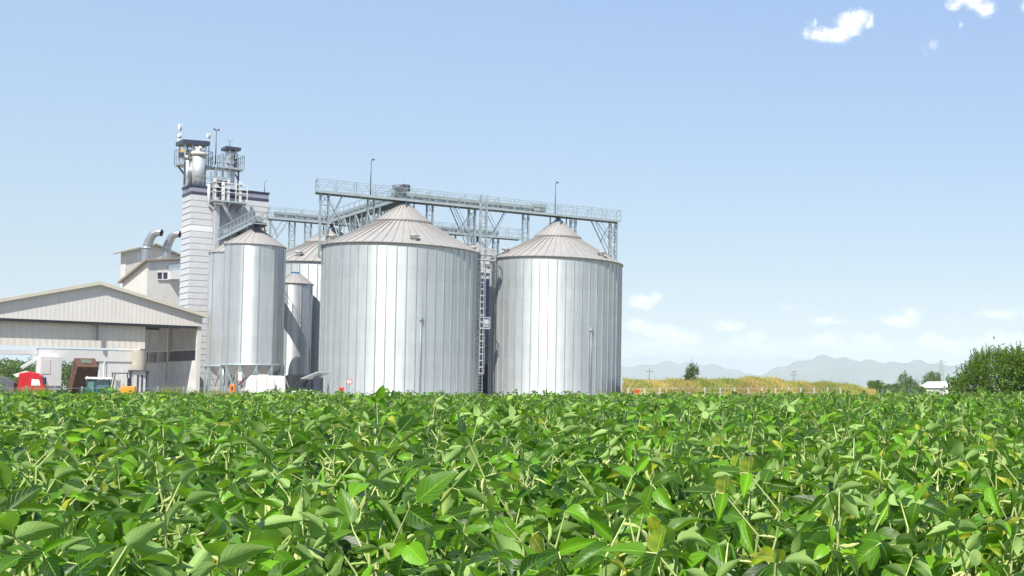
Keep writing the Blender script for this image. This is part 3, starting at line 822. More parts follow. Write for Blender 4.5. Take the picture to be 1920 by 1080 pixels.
# lattice ladder tower between the front silos
lq = on_line(905, 480, S1+V((0, -3.2, 0)), ROW); lq.z = GZ
t = thing('ladder_tower', 'lattice ladder tower with safety cage rising between the two front silos', 'ladder tower', lq)
ztop = P(905, 366, lq.y).z
m = MB(); lattice(m, V((lq.x+.0, lq.y, P(905, 484, lq.y).z)), V((lq.x, lq.y, ztop)), .55, ROW, PERP, .075, .7); m.build('upper_mast', STEEL, t)
m = MB(); zl_, zh_ = P(903, 712, lq.y).z, P(903, 484, lq.y).z
lx = V((lq.x-.1, lq.y, 0)); e1, e2 = V((.82, .57, 0)), V((.57, -.82, 0))
for k in (-1, 1): m.bar(lx+e1*k*.24+Z1*GZ, lx+e1*k*.24+Z1*zh_, .07)
n = round((zh_-GZ)/.3)
for i in range(n): m.bar(lx-e1*.24+Z1*(GZ+.3*i), lx+e1*.24+Z1*(GZ+.3*i), .045)
m.build('ladder', ALU, t)
m = MB(); n = round((zh_-2.8)/.62)
for i in range(n):
    z = 2.8+i*.62; pts = [lx+e1*math.cos(a)*.36+e2*(.1+math.sin(a)*.55)+Z1*z for a in np.linspace(-.1, PI+.1, 7)]
    for a, b in zip(pts, pts[1:]): m.bar(a, b, .05, .10)
for a in np.linspace(.3, PI-.3, 4): m.bar(lx+e1*math.cos(a)*.36+e2*(.1+math.sin(a)*.55)+Z1*2.8, lx+e1*math.cos(a)*.36+e2*(.1+math.sin(a)*.55)+Z1*(2.8+n*.62-.6), .05)
m.build('safety_cage', ALU, t)
zp = P(908, 616, lq.y).z
for z, w_ in ((zp, .9), (zh_-.2, 1.7)):
    m = MB(); M = Matrix.Rotation(.6, 3, 'Z'); cc = V((lq.x+.25, lq.y, z)); m.box(cc, (w_, .9, .1), M)
    for a, b in ((-1, -1), (1, -1), (1, 1)):
        m.bar(cc+M @ V((a*w_/2, b*.43, 0)), cc+M @ V((a*w_/2, b*.43, 1.05)), .06)
    m.bar(cc+M @ V((-w_/2, -.43, 1.05)), cc+M @ V((w_/2, -.43, 1.05)), .06); m.bar(cc+M @ V((-w_/2, -.43, .5)), cc+M @ V((w_/2, -.43, .5)), .05)
    m.bar(cc+M @ V((w_/2, -.43, 1.05)), cc+M @ V((w_/2, .43, 1.05)), .06)
    if w_ < 1: m.box(cc+M @ V((.1, -.3, .55)), (.5, .1, .8), M)
    m.build('rest_platform', ALU, t)
# dark duct in the gap
gq = P(912, 700, 114.5); gq.z = 0
t = thing('dryer_duct', 'dark blue sheet metal duct in the gap behind the caged ladder', 'duct', (gq.x, gq.y, GZ))
m = MB(); m.box(V((gq.x, gq.y, GZ+6.6)), (1.5, 1.5, 13.2), Matrix.Rotation(.6, 3, 'Z')); 
m.build('casing', NAVY, t)
m = MB()
for i in range(10): m.box(V((gq.x, gq.y, GZ+.7+i*1.3)), (1.58, 1.58, .08), Matrix.Rotation(.6, 3, 'Z'))
m.build('flanges', CHAR, t)

# ------------------------------------------------------------------ clad tower
D0 = 108.
K0 = P(360, 343, D0); K1 = P(503, 355, 112.6); K2 = P(342, 351, 110.2)
UF = V((K1.x-K0.x, K1.y-K0.y, 0)); WF = UF.length; UF.normalize()
UL = V((K2.x-K0.x, K2.y-K0.y, 0)); WL = 3.1; UL = UL.normalized()
ZT = 22.2
k0 = V((K0.x, K0.y, 0)); k1 = k0+UF*WF; k2 = k0+UL*WL; k3 = k1+UL*WL
tw = thing('clad_tower', 'tall tower clad in pale horizontal boards with a charcoal top course', 'tower', (k0.x, k0.y, GZ))
def off(p, amount):
    c = (k0+k3)/2; return p
NO = []
loop = [k0, k1, k3, k2]; cen = (k0+k1+k2+k3)/4
def ring(z, o):
    out = []
    for p in loop:
        e = (p-cen); e.z = 0; out.append(V((p.x, p.y, z))+e.normalized()*o)
    return out
m = MB(); mw = MB(); zb0 = GZ; pitch = .63; n = int((ZT-1.0-zb0)/pitch)
for i in range(n):
    z0 = ZT-1.0-(i+1)*pitch; z1 = z0+pitch
    a, b, c_ = ring(z0+.05, .085), ring(z1, .03), ring(z0+.05, .0)
    b0 = ring(z0, .03)
    tgt = mw if i == 5 else m
    for j in range(4):
        jj = (j+1) % 4
        tgt.add([a[j], a[jj], b[jj], b[j]], [(0, 1, 2, 3)]); tgt.add([a[j], a[jj], c_[jj], c_[j]], [(0, 3, 2, 1)]); tgt.add([c_[j], c_[jj], b0[jj], b0[j]], [(3, 2, 1, 0)])
w = m.build('cladding', CLAD, tw); mw.build('white_course', CLADW, w)
m = MB()
for z0, z1, o in ((ZT-1.0, ZT-.70, .08), (ZT-.30, ZT-.16, .08), (ZT-.14, ZT, .16)):
    a, b = ring(z0, o), ring(z1, o)
    m.add(a+b, [(0, 1, 5, 4), (1, 2, 6, 5), (2, 3, 7, 6), (3, 0, 4, 7), (4, 5, 6, 7), (3, 2, 1, 0)])
m.build('top_course', CHAR, tw)
m = MB(); a = ring(ZT-.6, .03); b = ring(ZT-.57, .03); m.add(a+b, [(0, 1, 5, 4), (1, 2, 6, 5), (2, 3, 7, 6), (3, 0, 4, 7)]); 
m = MB(); a, b = ring(ZT-.71, .05), ring(ZT-.17, .05); m.add(a+b, [(0, 1, 5, 4), (1, 2, 6, 5), (2, 3, 7, 6), (3, 0, 4, 7)]); m.build('grey_course', paint('grey_lavender_sheet', (.26, .26, .32), .5), tw)
UN = V((UF.y, -UF.x, 0))  # out of the front face, to the camera
def tf_(px, py, out=0.):
    q = on_line(px, py, k0+UN*out, UF); return q
# pipes on the face
m = MB(); zt = 0
m.tube([tf_(392, 345, .25), tf_(391, 383, .25), tf_(402, 392, .25), tf_(402, 470, .25)], .13, 10); m.build('down_pipe', ALU, tw)
m = MB().bar(tf_(407, 383, .35), tf_(404, 478, .35), .42, .4); m.build('vertical_duct', ALU, tw)
# face platform (walkway half-way up under the roof line)
pa, pb = tf_(394, 378, .1), tf_(458, 383, .1); pb.z = pa.z
fp = MB().bar(pa+UN*.75, pb+UN*.75, 1.4, .16).build('face_platform', STEEL, tw)
m = MB()
rail_run(m, pa+UN*1.4, pb+UN*1.4, 1.9, False, .9, .07); rail_run(m, pa+UN*.1, pa+UN*1.4, 1.9, False, .9, .07); m.bar(pa+UN*1.4+Z1*1.35, pb+UN*1.4+Z1*1.35, .06)
m.build('handrail', WHITE, fp)
m = MB()
for fr in (.06, .45, .8): m.bar(pa.lerp(pb, fr)+UN*1.2, pa.lerp(pb, fr)+UN*1.2+Z1*2.3, .28, .2)
for fr in (.1, .5, .9): m.bar(pa.lerp(pb, fr)+UN*1.3-Z1*.1, pa.lerp(pb, fr)-Z1*1.0, .08)
m.build('casing_panels', WSHEET, fp)
m = MB().tube([tf_(419, 333, 1.2), tf_(418, 382, 1.2), tf_(436, 414, 1.0)], .16, 10).build('chute', ALU, tw)
m = MB().tube([tf_(434, 385, .5), tf_(436, 420, .5)], .2, 10).tube([tf_(452, 388, .4), tf_(446, 398, .4)], .12, 8); m.build('discharge_pipes', STEEL, tw)
# elevator heads standing on the roof
mid = UL*2.0
def rp(px, py, back=2.0): return on_line(px, py, k0+UL*back, UF)
el = thing('elevator_head', 'twin bright elevator ducts under a dark canopy on the tower roof', 'grain elevator', (k0.x, k0.y, ZT))
for (px, pt_, w_, bk) in ((372, 291, 1.12, .7), (354, 298, .92, 1.5)):
    b = rp(px, 343, bk); tp = rp(px, pt_, bk); b.z = ZT-.05
    d_ = MB().tube([b, V((b.x, b.y, tp.z))], w_/2, 20).build('duct', ALU, el)
    MB().lathe([(w_/2+.02, -.05), (w_/2+.14, 0), (w_/2+.14, .25), (w_/2, .3)], (b.x, b.y, tp.z), 20).build('collar', CREAM, d_)
    m = MB().lathe([(w_*.42, .3), (w_*.42, .55), (w_*.28, .8), (w_*.1, .85), (0, .85)], (b.x, b.y, tp.z), 16)
    for a in range(3): m.tube([V((b.x, b.y, tp.z+.4))+V((.2*a-.2, -.1, 0)), V((b.x, b.y, tp.z+.75))+V((.45*a-.45, -.5, 0))], .12, 8)
    m.build('head_housing', ALU, d_)
def slab(m, pts, th): 
    m.prism([p for p in pts], V((0, 0, th)))
cl, cr_ = rp(336, 272, 1.6), rp(387, 274, 1.6)
m = MB(); zc = cl.z; q0, q1_ = V((cl.x, cl.y, zc)), V((cr_.x, cr_.y, zc+.15))
m.prism([q0-UL*1.3, q1_-UL*1.3, q1_+UL*1.3+Z1*.05, q0+UL*1.3+Z1*.05], (0, 0, .42)); m.build('canopy', CHAR, el)
m = MB()
for fr in (.12, .4, .62, .88):
    for s_ in (-1.0, 1.0):
        a = q0.lerp(q1_, fr)+UL*s_; m.bar(V((a.x, a.y, zc-1.3)), V((a.x, a.y, zc+.2)), .1)
m.build('canopy_posts', ALU, el)
pl_ = rp(332, 307, 2.5); pr2 = rp(393, 310, 2.5); zpl = pl_.z; pr2.z = zpl
def platform(owner, a, b, depth, rail=1.0, th=.18, posts=True):
    o = MB(); o.prism([a-UL*depth/2, b-UL*depth/2, b+UL*depth/2, a+UL*depth/2], (0, 0, -th)); pf = o.build('platform', STEEL, owner)
    m = MB(); c = [a-UL*depth/2, b-UL*depth/2, b+UL*depth/2, a+UL*depth/2]
    for i in range(4): rail_run(m, c[i], c[(i+1) % 4], rail, False, .7, .05)
    m.build('handrail', STEEL, pf)
    return pf
platform(el, V((pl_.x, pl_.y, zpl)), V((pr2.x, pr2.y, zpl)), 2.0, 1.5)
m = MB()
for px in (346, 384):
    for bk in (.6, 2.8):
        a = rp(px, 330, bk); m.bar(V((a.x, a.y, ZT)), V((a.x, a.y, zpl)), .14)
a = rp(346, 322, 2.8); m.bar(V((a.x, a.y, zpl-1.0)), V((pl_.x, pl_.y, zpl-.1)), .12)
m.build('frame', STEELD, el)
mo = rp(344, 284, 1.4); m = MB().box(mo, (.32, .32, .36)).tube([mo+V((-.1, 0, 0)), mo+V((.4, .3, .0))], .14, 10); m.build('motor', ORANGE, el)
m = MB().box(rp(344, 291, 1.4), (.6, .5, .5)); m.build('gearbox', CHAR, el)
# antennas
def antenna(label, px, pt_, pb_, bk, panels):
    b, tp = rp(px, pb_, bk), rp(px, pt_, bk)
    t = thing('antenna_mast', label, 'antenna', b); m = MB().tube([b, V((b.x, b.y, tp.z))], .04, 6); m.build('pole', STEEL, t)
    for py, h in panels:
        q = rp(px, py, bk); m = MB().box(V((b.x-.05, b.y-.1, q.z)), (.20, .16, h)); m.tube([V((b.x, b.y, q.z-h/2)), V((b.x, b.y, q.z+h/2))], .1, 8); m.build('antenna_panel', WHITE, t)
antenna('tall antenna mast with three white panels at the left edge of the tower', 337, 231, 300, 2.6, ((238, .55), (255, .5), (263, .6)))
antenna('short antenna mast with one white panel at the right end of the dark canopy', 391, 252, 306, 1.4, ((254, .45),))
# walkway across to the right head
wl, wr = V((pr2.x, pr2.y, zpl)), rp(430, 316, 1.6); wr.z = zpl
rh = thing('elevator_head', 'single elevator head with small canopy right of the tall lamp pole on the tower', 'grain elevator', (wr.x, wr.y, ZT))
brd = MB().prism([wl-UL*.5, V((wr.x, wr.y, zpl))-UL*.5, V((wr.x, wr.y, zpl))+UL*.5, wl+UL*.5], (0, 0, -.18)).build('bridge', STEEL, rh)
m = MB(); rail_run(m, wl-UL*.5, wr-UL*.5, 1.05, False, .7, .05); rail_run(m, wl+UL*.5, wr+UL*.5, 1.05, False, .7, .05); m.build('handrail', STEEL, brd)
a, b = rp(413, 316, 1.6), rp(452, 318, 1.6); a.z = b.z = zpl
platform(rh, a, b, 2.0, 1.35)
lg0, lg1 = rp(433, 345, 1.6), rp(433, 284, 1.6); lg0.z = ZT
M47 = Matrix.Rotation(math.atan2(UF.y, UF.x), 3, 'Z')
m = MB().box(V((lg0.x, lg0.y, (lg1.z+ZT)/2)), (.55, .5, lg1.z-ZT), M47); m.box(V((lg0.x, lg0.y, lg1.z-.7)), (.85, .7, 1.3), M47); m.build('leg_casing', ALU, rh)
q = rp(442, 303, 1.4); m = MB().box(q, (.35, .4, 1.5), M47); m.build('drive_motor', CHAR, rh)
a, b = rp(419, 281, 1.6), rp(447, 281, 1.6); b.z = a.z
m = MB().prism([a-UL*.9, b-UL*.9, b+UL*.9, a+UL*.9], (0, 0, .30)); m.build('canopy', CHAR, rh)
m = MB()
for fr in (.3, .72):
    for s_ in (-.6, .6):
        c_ = a.lerp(b, fr)+UL*s_; m.bar(c_-Z1*.9, c_+Z1*.15, .1)
m.build('canopy_posts', ALU, rh)
m = MB().bar(rp(441, 326, 1.4), rp(453, 351, 1.4), .12); 
for px in (418, 447):
    c_ = rp(px, 330, 1.6); m.bar(V((c_.x, c_.y, ZT)), V((c_.x, c_.y, zpl-.1)), .12)
m.build('frame', STEELD, rh)
a, b = tf_(404, 332, .7), tf_(430, 334, .7); b.z = a.z
lp = MB().prism([a-UN*.7, b-UN*.7, b+UN*.7, a+UN*.7], (0, 0, -.4)).build('lower_platform', STEEL, rh)
m = MB(); c4 = [a-UN*.7, b-UN*.7, b+UN*.7, a+UN*.7]
for i in range(4): rail_run(m, c4[i], c4[(i+1) % 4], .95, False, .7, .05)
m.build('handrail', STEEL, lp)
m = MB().lathe([(.55, -.4), (.2, -1.0), (.16, -2.6)], (a+b)/2, 10, False); m.build('drop_hopper', STEELD, lp)
m = MB()
for px in (396, 404, 427): m.bar(tf_(px, 322, .3), tf_(px, 352, .3), .14)
m.build('lower_frame', STEEL, rh)
rf_a, rf_b = tf_(350, 341, -1.5), tf_(398, 344, -1.5); rf_a.z = rf_b.z = ZT
m = MB(); rail_run(m, rf_a, rf_b, 1.0, False, .8, .05); a2 = tf_(362, 343, -.1); b2 = tf_(399, 346, -.1); a2.z = b2.z = ZT+.01; rail_run(m, a2, b2, 1.0, False, .8, .05); m.build('roof_railing', STEEL, tw)
def lamp_pole(label, base, ztop, kind, r=.05):
    t = thing('lamp_pole', label, 'lamp pole', base, 0, 'lamp poles above the plant')
    MB().tube([base, V((base.x, base.y, ztop))], [r, r*.7], 6).build('pole', STEELD, t)
    for k in ((-1, 1) if kind == 2 else (1,)):
        m = MB().bar(V((base.x, base.y, ztop)), V((base.x, base.y, ztop))+UF*.14*k+Z1*.10, .06); m.box(V((base.x, base.y, ztop))+UF*.17*k+Z1*.13, (.20, .18, .13), Matrix.Rotation(.8, 3, 'Z')); m.build('lamp', STEELD if r > .04 else ALU, t)
b = rp(404, 308, 1.2); lamp_pole('tall lamp pole on the tower between its two canopies', b, rp(404, 245, 1.2).z, 2)
b = rp(431, 277, 1.6); lamp_pole('short twin lamp on top of the small right canopy of the tower', b, rp(431, 265, 1.6).z, 2, .035)
b = tf_(496, 354, -.2); lamp_pole('small floodlight pole on the right corner of the tower roof', V((b.x, b.y, ZT-.1)), tf_(496, 347, -.2).z+.35, 1, .035)
b = fpt(694); lamp_pole('thin lamp pole rising from the long walkway left of the drive motor', b, on_line(694, 301, S1, ROW).z, 1)
b = fpt(1041); lamp_pole('thin lamp pole rising from the long walkway above the right silo', b, on_line(1041, 344, S1, ROW).z, 1)

# ------------------------------------------------------------------ open shed
GX = V((.56, .83, 0)).normalized(); BX = V((-GX.y, GX.x, 0))
SR = P(378, 612, 100.); zg = SR.z
SRg = V((SR.x, SR.y, 0))
def sh(px, py, back=0.): return on_line(px, py, SRg+BX*back, GX)
RID = sh(185, 532); WH = (V((RID.x, RID.y, 0))-SRg).length
u0 = SRg-GX*WH
def SH(u, v, z): q = u0+GX*u+BX*v; return V((q.x, q.y, z))
ZR = RID.z; ZEv = sh(378, 592).z
shed = thing('storage_shed', 'wide open fronted shed with a cream corrugated gable at the left', 'shed', (u0.x, u0.y, GZ))
GAB = corrugated('gable_sheet', (.78, .745, .69), GX, .30, .07, .55, 0, .04, .10)
CURT = corrugated('curtain_sheet', (.78, .74, .65), GX, .42, .09, .6, 0, .04, .15)
SIDEW = corrugated('side_sheet', (.60, .58, .56), BX, .35, .35, .6, 0, .1, .5, (.12, .11, .11))
DEEP = 14.
def gable(v, z0, th=.1):
    return [SH(-WH, v, z0), SH(WH, v, z0), SH(WH, v, ZEv-.1), SH(0, v, ZR-.1), SH(-WH, v, ZEv-.1)]
MB().prism(gable(0, zg), -BX*.1).build('gable_panel', GAB, shed)
MB().prism(gable(DEEP, zg), BX*.1).build('rear_gable_panel', GAB, shed)
m = MB()
for s_ in (-1, 1):
    a, b = SH(0, -.35, ZR), SH(s_*(WH+.35), -.35, ZEv-(ZR-ZEv)*.35/WH)
    m.prism([a, b, b+Z1*.12, a+Z1*.12], BX*(DEEP+.7))
rf = m.build('roof', WSHEET, shed)
m = MB()
for s_ in (-1, 1):
    a, b = SH(0, -.38, ZR-.10), SH(s_*(WH+.35), -.38, ZEv-(ZR-ZEv)*.35/WH-.10)
    m.prism([a, b, b+Z1*.30, a+Z1*.30], -BX*.05)
m.build('verge_trim', CREAM, rf)
for u, v in ((WH-.15, .2), (WH-.15, DEEP-.2), (-WH+.15, .2), (-WH+.15, DEEP-.2), (WH-.15, DEEP/2)):
    MB().box(SH(u, v, (GZ+ZEv-.3)/2), (.3, .3, ZEv-.3-GZ), Matrix.Rotation(math.atan2(GX.y, GX.x), 3, 'Z')).build('post', WSHEET, shed)
MB().bar(SH(-WH, .12, zg-.12), SH(WH, .12, zg-.12), .12, .22).build('front_beam', STEELD, shed)
MB().bar(SH(.05, .12, zg-1.6), SH(.05, .12, zg-.25), .14).build('hanger_post', STEELD, shed)
# right side wall: corrugated above, openings, concrete push wall below
zop = 5.05
MB().prism([SH(WH-.05, .4, zop), SH(WH-.05, DEEP, zop), SH(WH-.05, DEEP, ZEv-.2), SH(WH-.05, .4, ZEv-.2)], GX*.06).build('side_cladding', SIDEW, shed)
MB().prism([SH(WH-.3, .4, GZ), SH(WH-.3, DEEP, GZ), SH(WH-.3, DEEP, 4.0), SH(WH-.3, .4, 4.0)], GX*.24).build('push_wall', GREYW, shed)
m = MB()
for v in (8.0, 10.2, 12.4): m.bar(SH(WH-.28, v, 3.9), SH(WH-.28, v, zop-.1), .22, .9)
m.build('wall_posts', GREYW, shed)
MB().prism([SH(WH-.10, .4, 3.9), SH(WH-.10, DEEP, 3.9), SH(WH-.10, DEEP, zop), SH(WH-.10, .4, zop)], GX*.03).build('wall_shade_sheet', paint('wall_shade_dark', (.11, .095, .11), .7, 0, .15, .6), shed)  # dark sheet added as the shade in the openings and along the upper wall
MB().bar(SH(WH-.12, .4, zop), SH(WH-.12, DEEP, zop), .14, .12).build('white_sill', WHITE, shed)
# hanging sheet curtain just behind the gable
cr0 = sh(272, 640, .5); uc = (V((cr0.x, cr0.y, 0))-u0).dot(GX)
zc0 = sh(136, 651, .5).z
MB().prism([SH(-WH+.3, .5, zc0), SH(uc, .5, zc0), SH(uc, .5, zg+.3), SH(-WH+.3, .5, zg+.3)], BX*.06).build('hanging_curtain', CURT, shed)
m = MB()
for i in range(20): m.bar(SH(-WH+i*.8, 1.0, zg+.2), SH(-WH+i*.8, DEEP-.5, zg+.2), .08) if False else None
for v in (4.5, 9.2): m.bar(SH(-WH+.3, v, zg+.1), SH(WH-.3, v, zg+.1), .2, .35)
m.build('rafters', STEELD, shed)

# white structures in the shed
def shp(px, py, back): return sh(px, py, back)
def ubox(m, px0, px1, pt_, pb_, back, depth):
    a, b = sh(px0, (pt_+pb_)/2, back), sh(px1, (pt_+pb_)/2, back)
    zt_, zb_ = sh((px0+px1)/2, pt_, back).z, sh((px0+px1)/2, pb_, back).z
    a.z = b.z = zb_
    m.prism([a, b, V((b.x, b.y, zt_)), V((a.x, a.y, zt_))], BX*depth)
    return a, b, zb_, zt_
iw = thing('intake_house', 'white panelled grain intake house standing under the shed roof behind the trailer', 'intake house', sh(150, 740, 2.6))
m = MB(); ubox(m, 72, 250, 655, 677, .59, .4); m.build('header', WHITE, iw)
m = MB(); ubox(m, 186, 246, 677.5, 742, .66, .4); m.build('right_panel', WHITE, iw)
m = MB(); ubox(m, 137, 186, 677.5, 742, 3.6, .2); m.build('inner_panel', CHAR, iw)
m = MB(); ubox(m, -20, 71, 656, 664, .6, 1.5); m.build('side_canopy', WSHEET, iw)
m = MB().bar(sh(77, 667, .5), sh(40, 690, .5), .22); m.build('intake_pipe', WHITE, iw)
m = MB()
for px in (205, 212, 228): a_ = sh(px, 738, .2); m.bar(V((a_.x, a_.y, GZ)), V((a_.x, a_.y, sh(px, 690, .2).z)), .14)
m.build('door_jambs', WSHEET, iw)
wc = thing('white_cabin', 'plain white box cabin between the red truck and the tipped trailer', 'cabin', sh(95, 740, 1.0))
m = MB(); a, b, z0_, z1_ = ubox(m, 75, 116, 668, 724, -.5, 1.1); m.build('box', WHITE, wc, bevel=.03)
m = MB().prism([a+BX*.05-GX*0, b+BX*.05, b+BX*1.1-Z1*.45, a+BX*1.1-Z1*.45-GX*-.6], (0, 0, -.02)) if False else MB()
a2, b2 = a.lerp(b, .12), a.lerp(b, .97)
m.prism([V((a2.x, a2.y, z0_))+BX*.1, V((b2.x, b2.y, z0_))+BX*.1, V((b2.x, b2.y, z0_-.3))+BX*.1, V((a.lerp(b, .45).x, a.lerp(b, .45).y, z0_-.3))+BX*.1], BX*1.0); m.build('hopper_skirt', WSHEET, wc)
m = MB()
for fr in (.1, .9): c_ = a.lerp(b, fr)+BX*.3; m.bar(V((c_.x, c_.y, GZ)), V((c_.x, c_.y, z0_)), .12)
m.build('legs', STEELD, wc)
m = MB(); q0_ = a.lerp(b, .08)-BX*.03; q1b = a.lerp(b, .45)-BX*.03
m.prism([V((q0_.x, q0_.y, z1_-1.5)), V((q1b.x, q1b.y, z1_-1.5)), V((q1b.x, q1b.y, z1_-.3)), V((q0_.x, q0_.y, z1_-.3))], BX*.02); m.build('panel', WSHEET, wc)
# round cream tank and grey cabinet
ct = thing('cream_tank', 'short round cream tank beside the dark openings of the shed wall', 'tank', sh(262, 740, 1.2))
q = sh(261, 676, .3); zt_, zb_ = sh(261, 657, .3).z, sh(261, 694, .3).z
MB().lathe([(0, zb_), (.54, zb_), (.54, zt_), (0, zt_)], (q.x, q.y, 0), 32, False).build('shell', paint('tank_cream', (.48, .44, .36), .7), ct)
m = MB().box(V((q.x, q.y, zb_-.05)), (1.5, 1.5, .1), M47)
for dx, dy in ((-.6, -.6), (.6, -.6), (.6, .6), (-.6, .6)): c_ = V((q.x, q.y, 0))+M47 @ V((dx, dy, 0)); m.bar(V((c_.x, c_.y, GZ)), V((c_.x, c_.y, zb_-.1)), .1)
m.build('stand', STEELD, ct)
gc = thing('switch_cabinet', 'grey switch cabinet with two dark slots below the cream tank', 'cabinet', sh(262, 740, .3))
m = MB(); a, b, z0_, z1_ = ubox(m, 250, 273, 695, 745, -.2, .7); m.build('housing', WSHEET, gc, bevel=.02)
for fr in (.28, .62):
    c0, c1 = a.lerp(b, fr)-BX*.03, a.lerp(b, fr+.13)-BX*.03
    MB().prism([V((c0.x, c0.y, z1_-1.9)), V((c1.x, c1.y, z1_-1.9)), V((c1.x, c1.y, z1_-.4)), V((c0.x, c0.y, z1_-.4))], BX*.02).build('slot', CHAR, gc)

# ------------------------------------------------------------------ vehicles
def wheel(owner, x, y, r, w, rimmat=ALU, side=1):
    n = 22; t = MB()
    prof = [(r*.55, -w/2), (r*.9, -w/2), (r, -w*.32), (r, w*.32), (r*.9, w/2), (r*.55, w/2)]
    vs = []; 
    for rr, yy in prof:
        for j in range(n): a = 2*PI*j/n; vs.append((x+rr*math.cos(a), y+yy, r+rr*math.sin(a)))
    k = len(prof)
    t.add(vs, [(i*n+j, i*n+(j+1) % n, (i+1)*n+(j+1) % n, (i+1)*n+j) for i in range(k-1) for j in range(n)], True)
    tw_ = t.build('wheel', BLACK, owner, local=True)
    m = MB(); vs = [(x, y-w*.2*side*-1*0-w*.3, r)]
    m = MB().tube([(x, y-w*.42, r), (x, y+w*.42, r)], r*.56, 18); m.build('rim', rimmat, tw_, local=True)
    return tw_
def side_prism(prof, y0, y1): return MB().prism([(x, y0, z) for x, z in prof], (0, y1-y0, 0))
VH = math.atan2(.49, .87)
def vloc(px, Y): q = P(px, 740, Y); return V((q.x, q.y, GZ+.02))
tr = thing('truck', 'red truck cab with a grey tarpaulin body parked at the left edge', 'truck', vloc(36, 87.2), R(36)); tr.scale = (.86, .86, .9)
cabp = [(0, .7), (1.95, .7), (2.0, 1.3), (1.95, 1.9), (1.6, 2.75), (1.3, 3.0), (.7, 3.12), (.05, 2.95)]
cab = side_prism(cabp, -1.2, 1.2).build('cab', RED, tr, True, .06)
side_prism([(.95, 1.85), (1.62, 1.85), (1.5, 2.4), (.98, 2.45)], -1.23, -1.2).build('side_window', LAMPW, cab, True)
side_prism([(1.99, 1.75), (1.69, 2.6), (1.72, 2.62), (2.03, 1.78)], -1.1, 1.1).build('windscreen', GLASS, cab, True)
MB().box((2.02, 0, .75), (.25, 2.4, .45)).build('bumper', STEELD, tr, True, .04)
for y in (-.95, .95): MB().box((2.06, y, 1.15), (.14, .36, .22)).build('headlight', LAMPW, tr, True)
MB().bar((1.9, -1.35, 2.0), (1.9, -1.35, 2.6), .22, .16).bar((1.8, -1.2, 2.5), (1.9, -1.35, 2.5), .05).build('mirror', CHAR, cab, True)
side_prism([(-.1, 2.6), (.6, 3.05), (.55, 3.2), (-.4, 2.85)], -1.0, 1.0).build('wind_deflector', LAMPW, cab, True)
side_prism([(-7, 1.1), (-.25, 1.1), (-.25, 2.1), (-.9, 2.55), (-2.0, 2.95), (-7, 3.0)], -1.25, 1.25).build('body', TARP, tr, True, .05)
MB().box((-2.6, 0, .85), (8.6, .9, .3)).build('chassis', CHAR, tr, True)
for x in (1.2, -2.6, -4.2):
    for y in (-1.05, 1.05): wheel(tr, x, y, .5, .34)
# tipped trailer
tt = thing('tipping_trailer', 'rusty brown farm trailer with its box tipped up, hitched behind the green tractor', 'trailer', vloc(159, 91), R(-36)); tt.scale = (.92, .6, .95)
Mt = Matrix.Translation((-1.3, 0, .85)) @ Matrix.Rotation(R(-52), 4, 'Y')
m = MB()
prof = [(0, -.95), (4.2, -1.05), (4.2, 1.05), (0, .95)]
def tb_box(m, c, s):
    b = MB().box(c, s); m.add([Mt @ V(v) for v in b.v], b.f)
m = MB(); tb_box(m, (1.6, 0, .05), (3.2, 2.2, .1)); m.build('floor_panel', RUST, tt, True)
for y in (-1.12, 1.12):
    m = MB(); tb_box(m, (1.6, y, .65), (3.2, .08, 1.3))
    for x in (.1, .85, 1.6, 2.35, 3.1): tb_box(m, (x, y+math.copysign(.07, y), .65), (.09, .08, 1.3))
    m.build('side_panel', RUST, tt, True)
m = MB(); tb_box(m, (3.24, 0, .65), (.08, 2.3, 1.3)); hb_ = m.build('head_panel', RUST, tt, True)
m = MB(); tb_box(m, (3.31, 0, .8), (.03, 1.2, .55)); m.build('mesh_window', paint('dull_green', (.10, .13, .10), .7), hb_, True)
MB().bar((-2.2, .5, .8), (2.2, .3, .75), .16, .2).bar((-2.2, -.5, .8), (2.2, -.3, .75), .16, .2).bar((2.2, 0, .75), (3.6, 0, .6), .14).build('chassis', CHAR, tt, True)
MB().tube([(.6, 0, .8), (.6, 0, 2.6)], [.11, .07], 10).build('hydraulic_ram', ALU, tt, True)
for x in (-1.3, -.2):
    for y in (-.95, .95): wheel(tt, x, y, .45, .32, CREAM)
# tractor
tc = thing('tractor', 'green tractor with glazed cab beside the tipped trailer', 'tractor', vloc(187, 88.5), R(-28)); tc.scale = (.8, .8, .86)
side_prism([(.4, .75), (2.3, .8), (2.35, 1.35), (2.1, 1.55), (.4, 1.7)], -.42, .42).build('bonnet', GREENP, tc, True, .06)
MB().box((.3, 0, .8), (2.6, .6, .45)).build('chassis', CHAR, tc, True)
cb = MB()
for x, y in ((-1.05, -.75), (-1.05, .75), (.45, -.7), (.45, .7)): cb.bar((x, y, 1.1), (x*.92, y*.92, 2.55), .09)
cb.box((-.3, 0, 1.1), (1.6, 1.5, .12)); cabt = cb.build('cab_frame', GREENP, tc, True)
side_prism([(-1.0, 1.18), (.42, 1.18), (.38, 2.5), (-.95, 2.5)], -.66, .66).build('cab_glass', paint('tractor_glass', (.16, .26, .28), .1), cabt, True)
side_prism([(-1.2, 2.55), (.6, 2.55), (.5, 2.75), (-1.1, 2.78)], -.85, .85).build('cab_roof', WHITE, tc, True, .05)
for y in (-.3, .3): MB().box((2.36, y, 1.15), (.08, .3, .24)).build('headlight', LAMPW, tc, True)
MB().box((2.42, 0, .95), (.16, 1.0, .3)).build('front_weight', ORANGE, tc, True, .03)
for y in (-.9, .9):
    wheel(tc, -.75, y, .82, .45, CREAM); wheel(tc, 1.7, y*.85, .52, .34, CREAM)
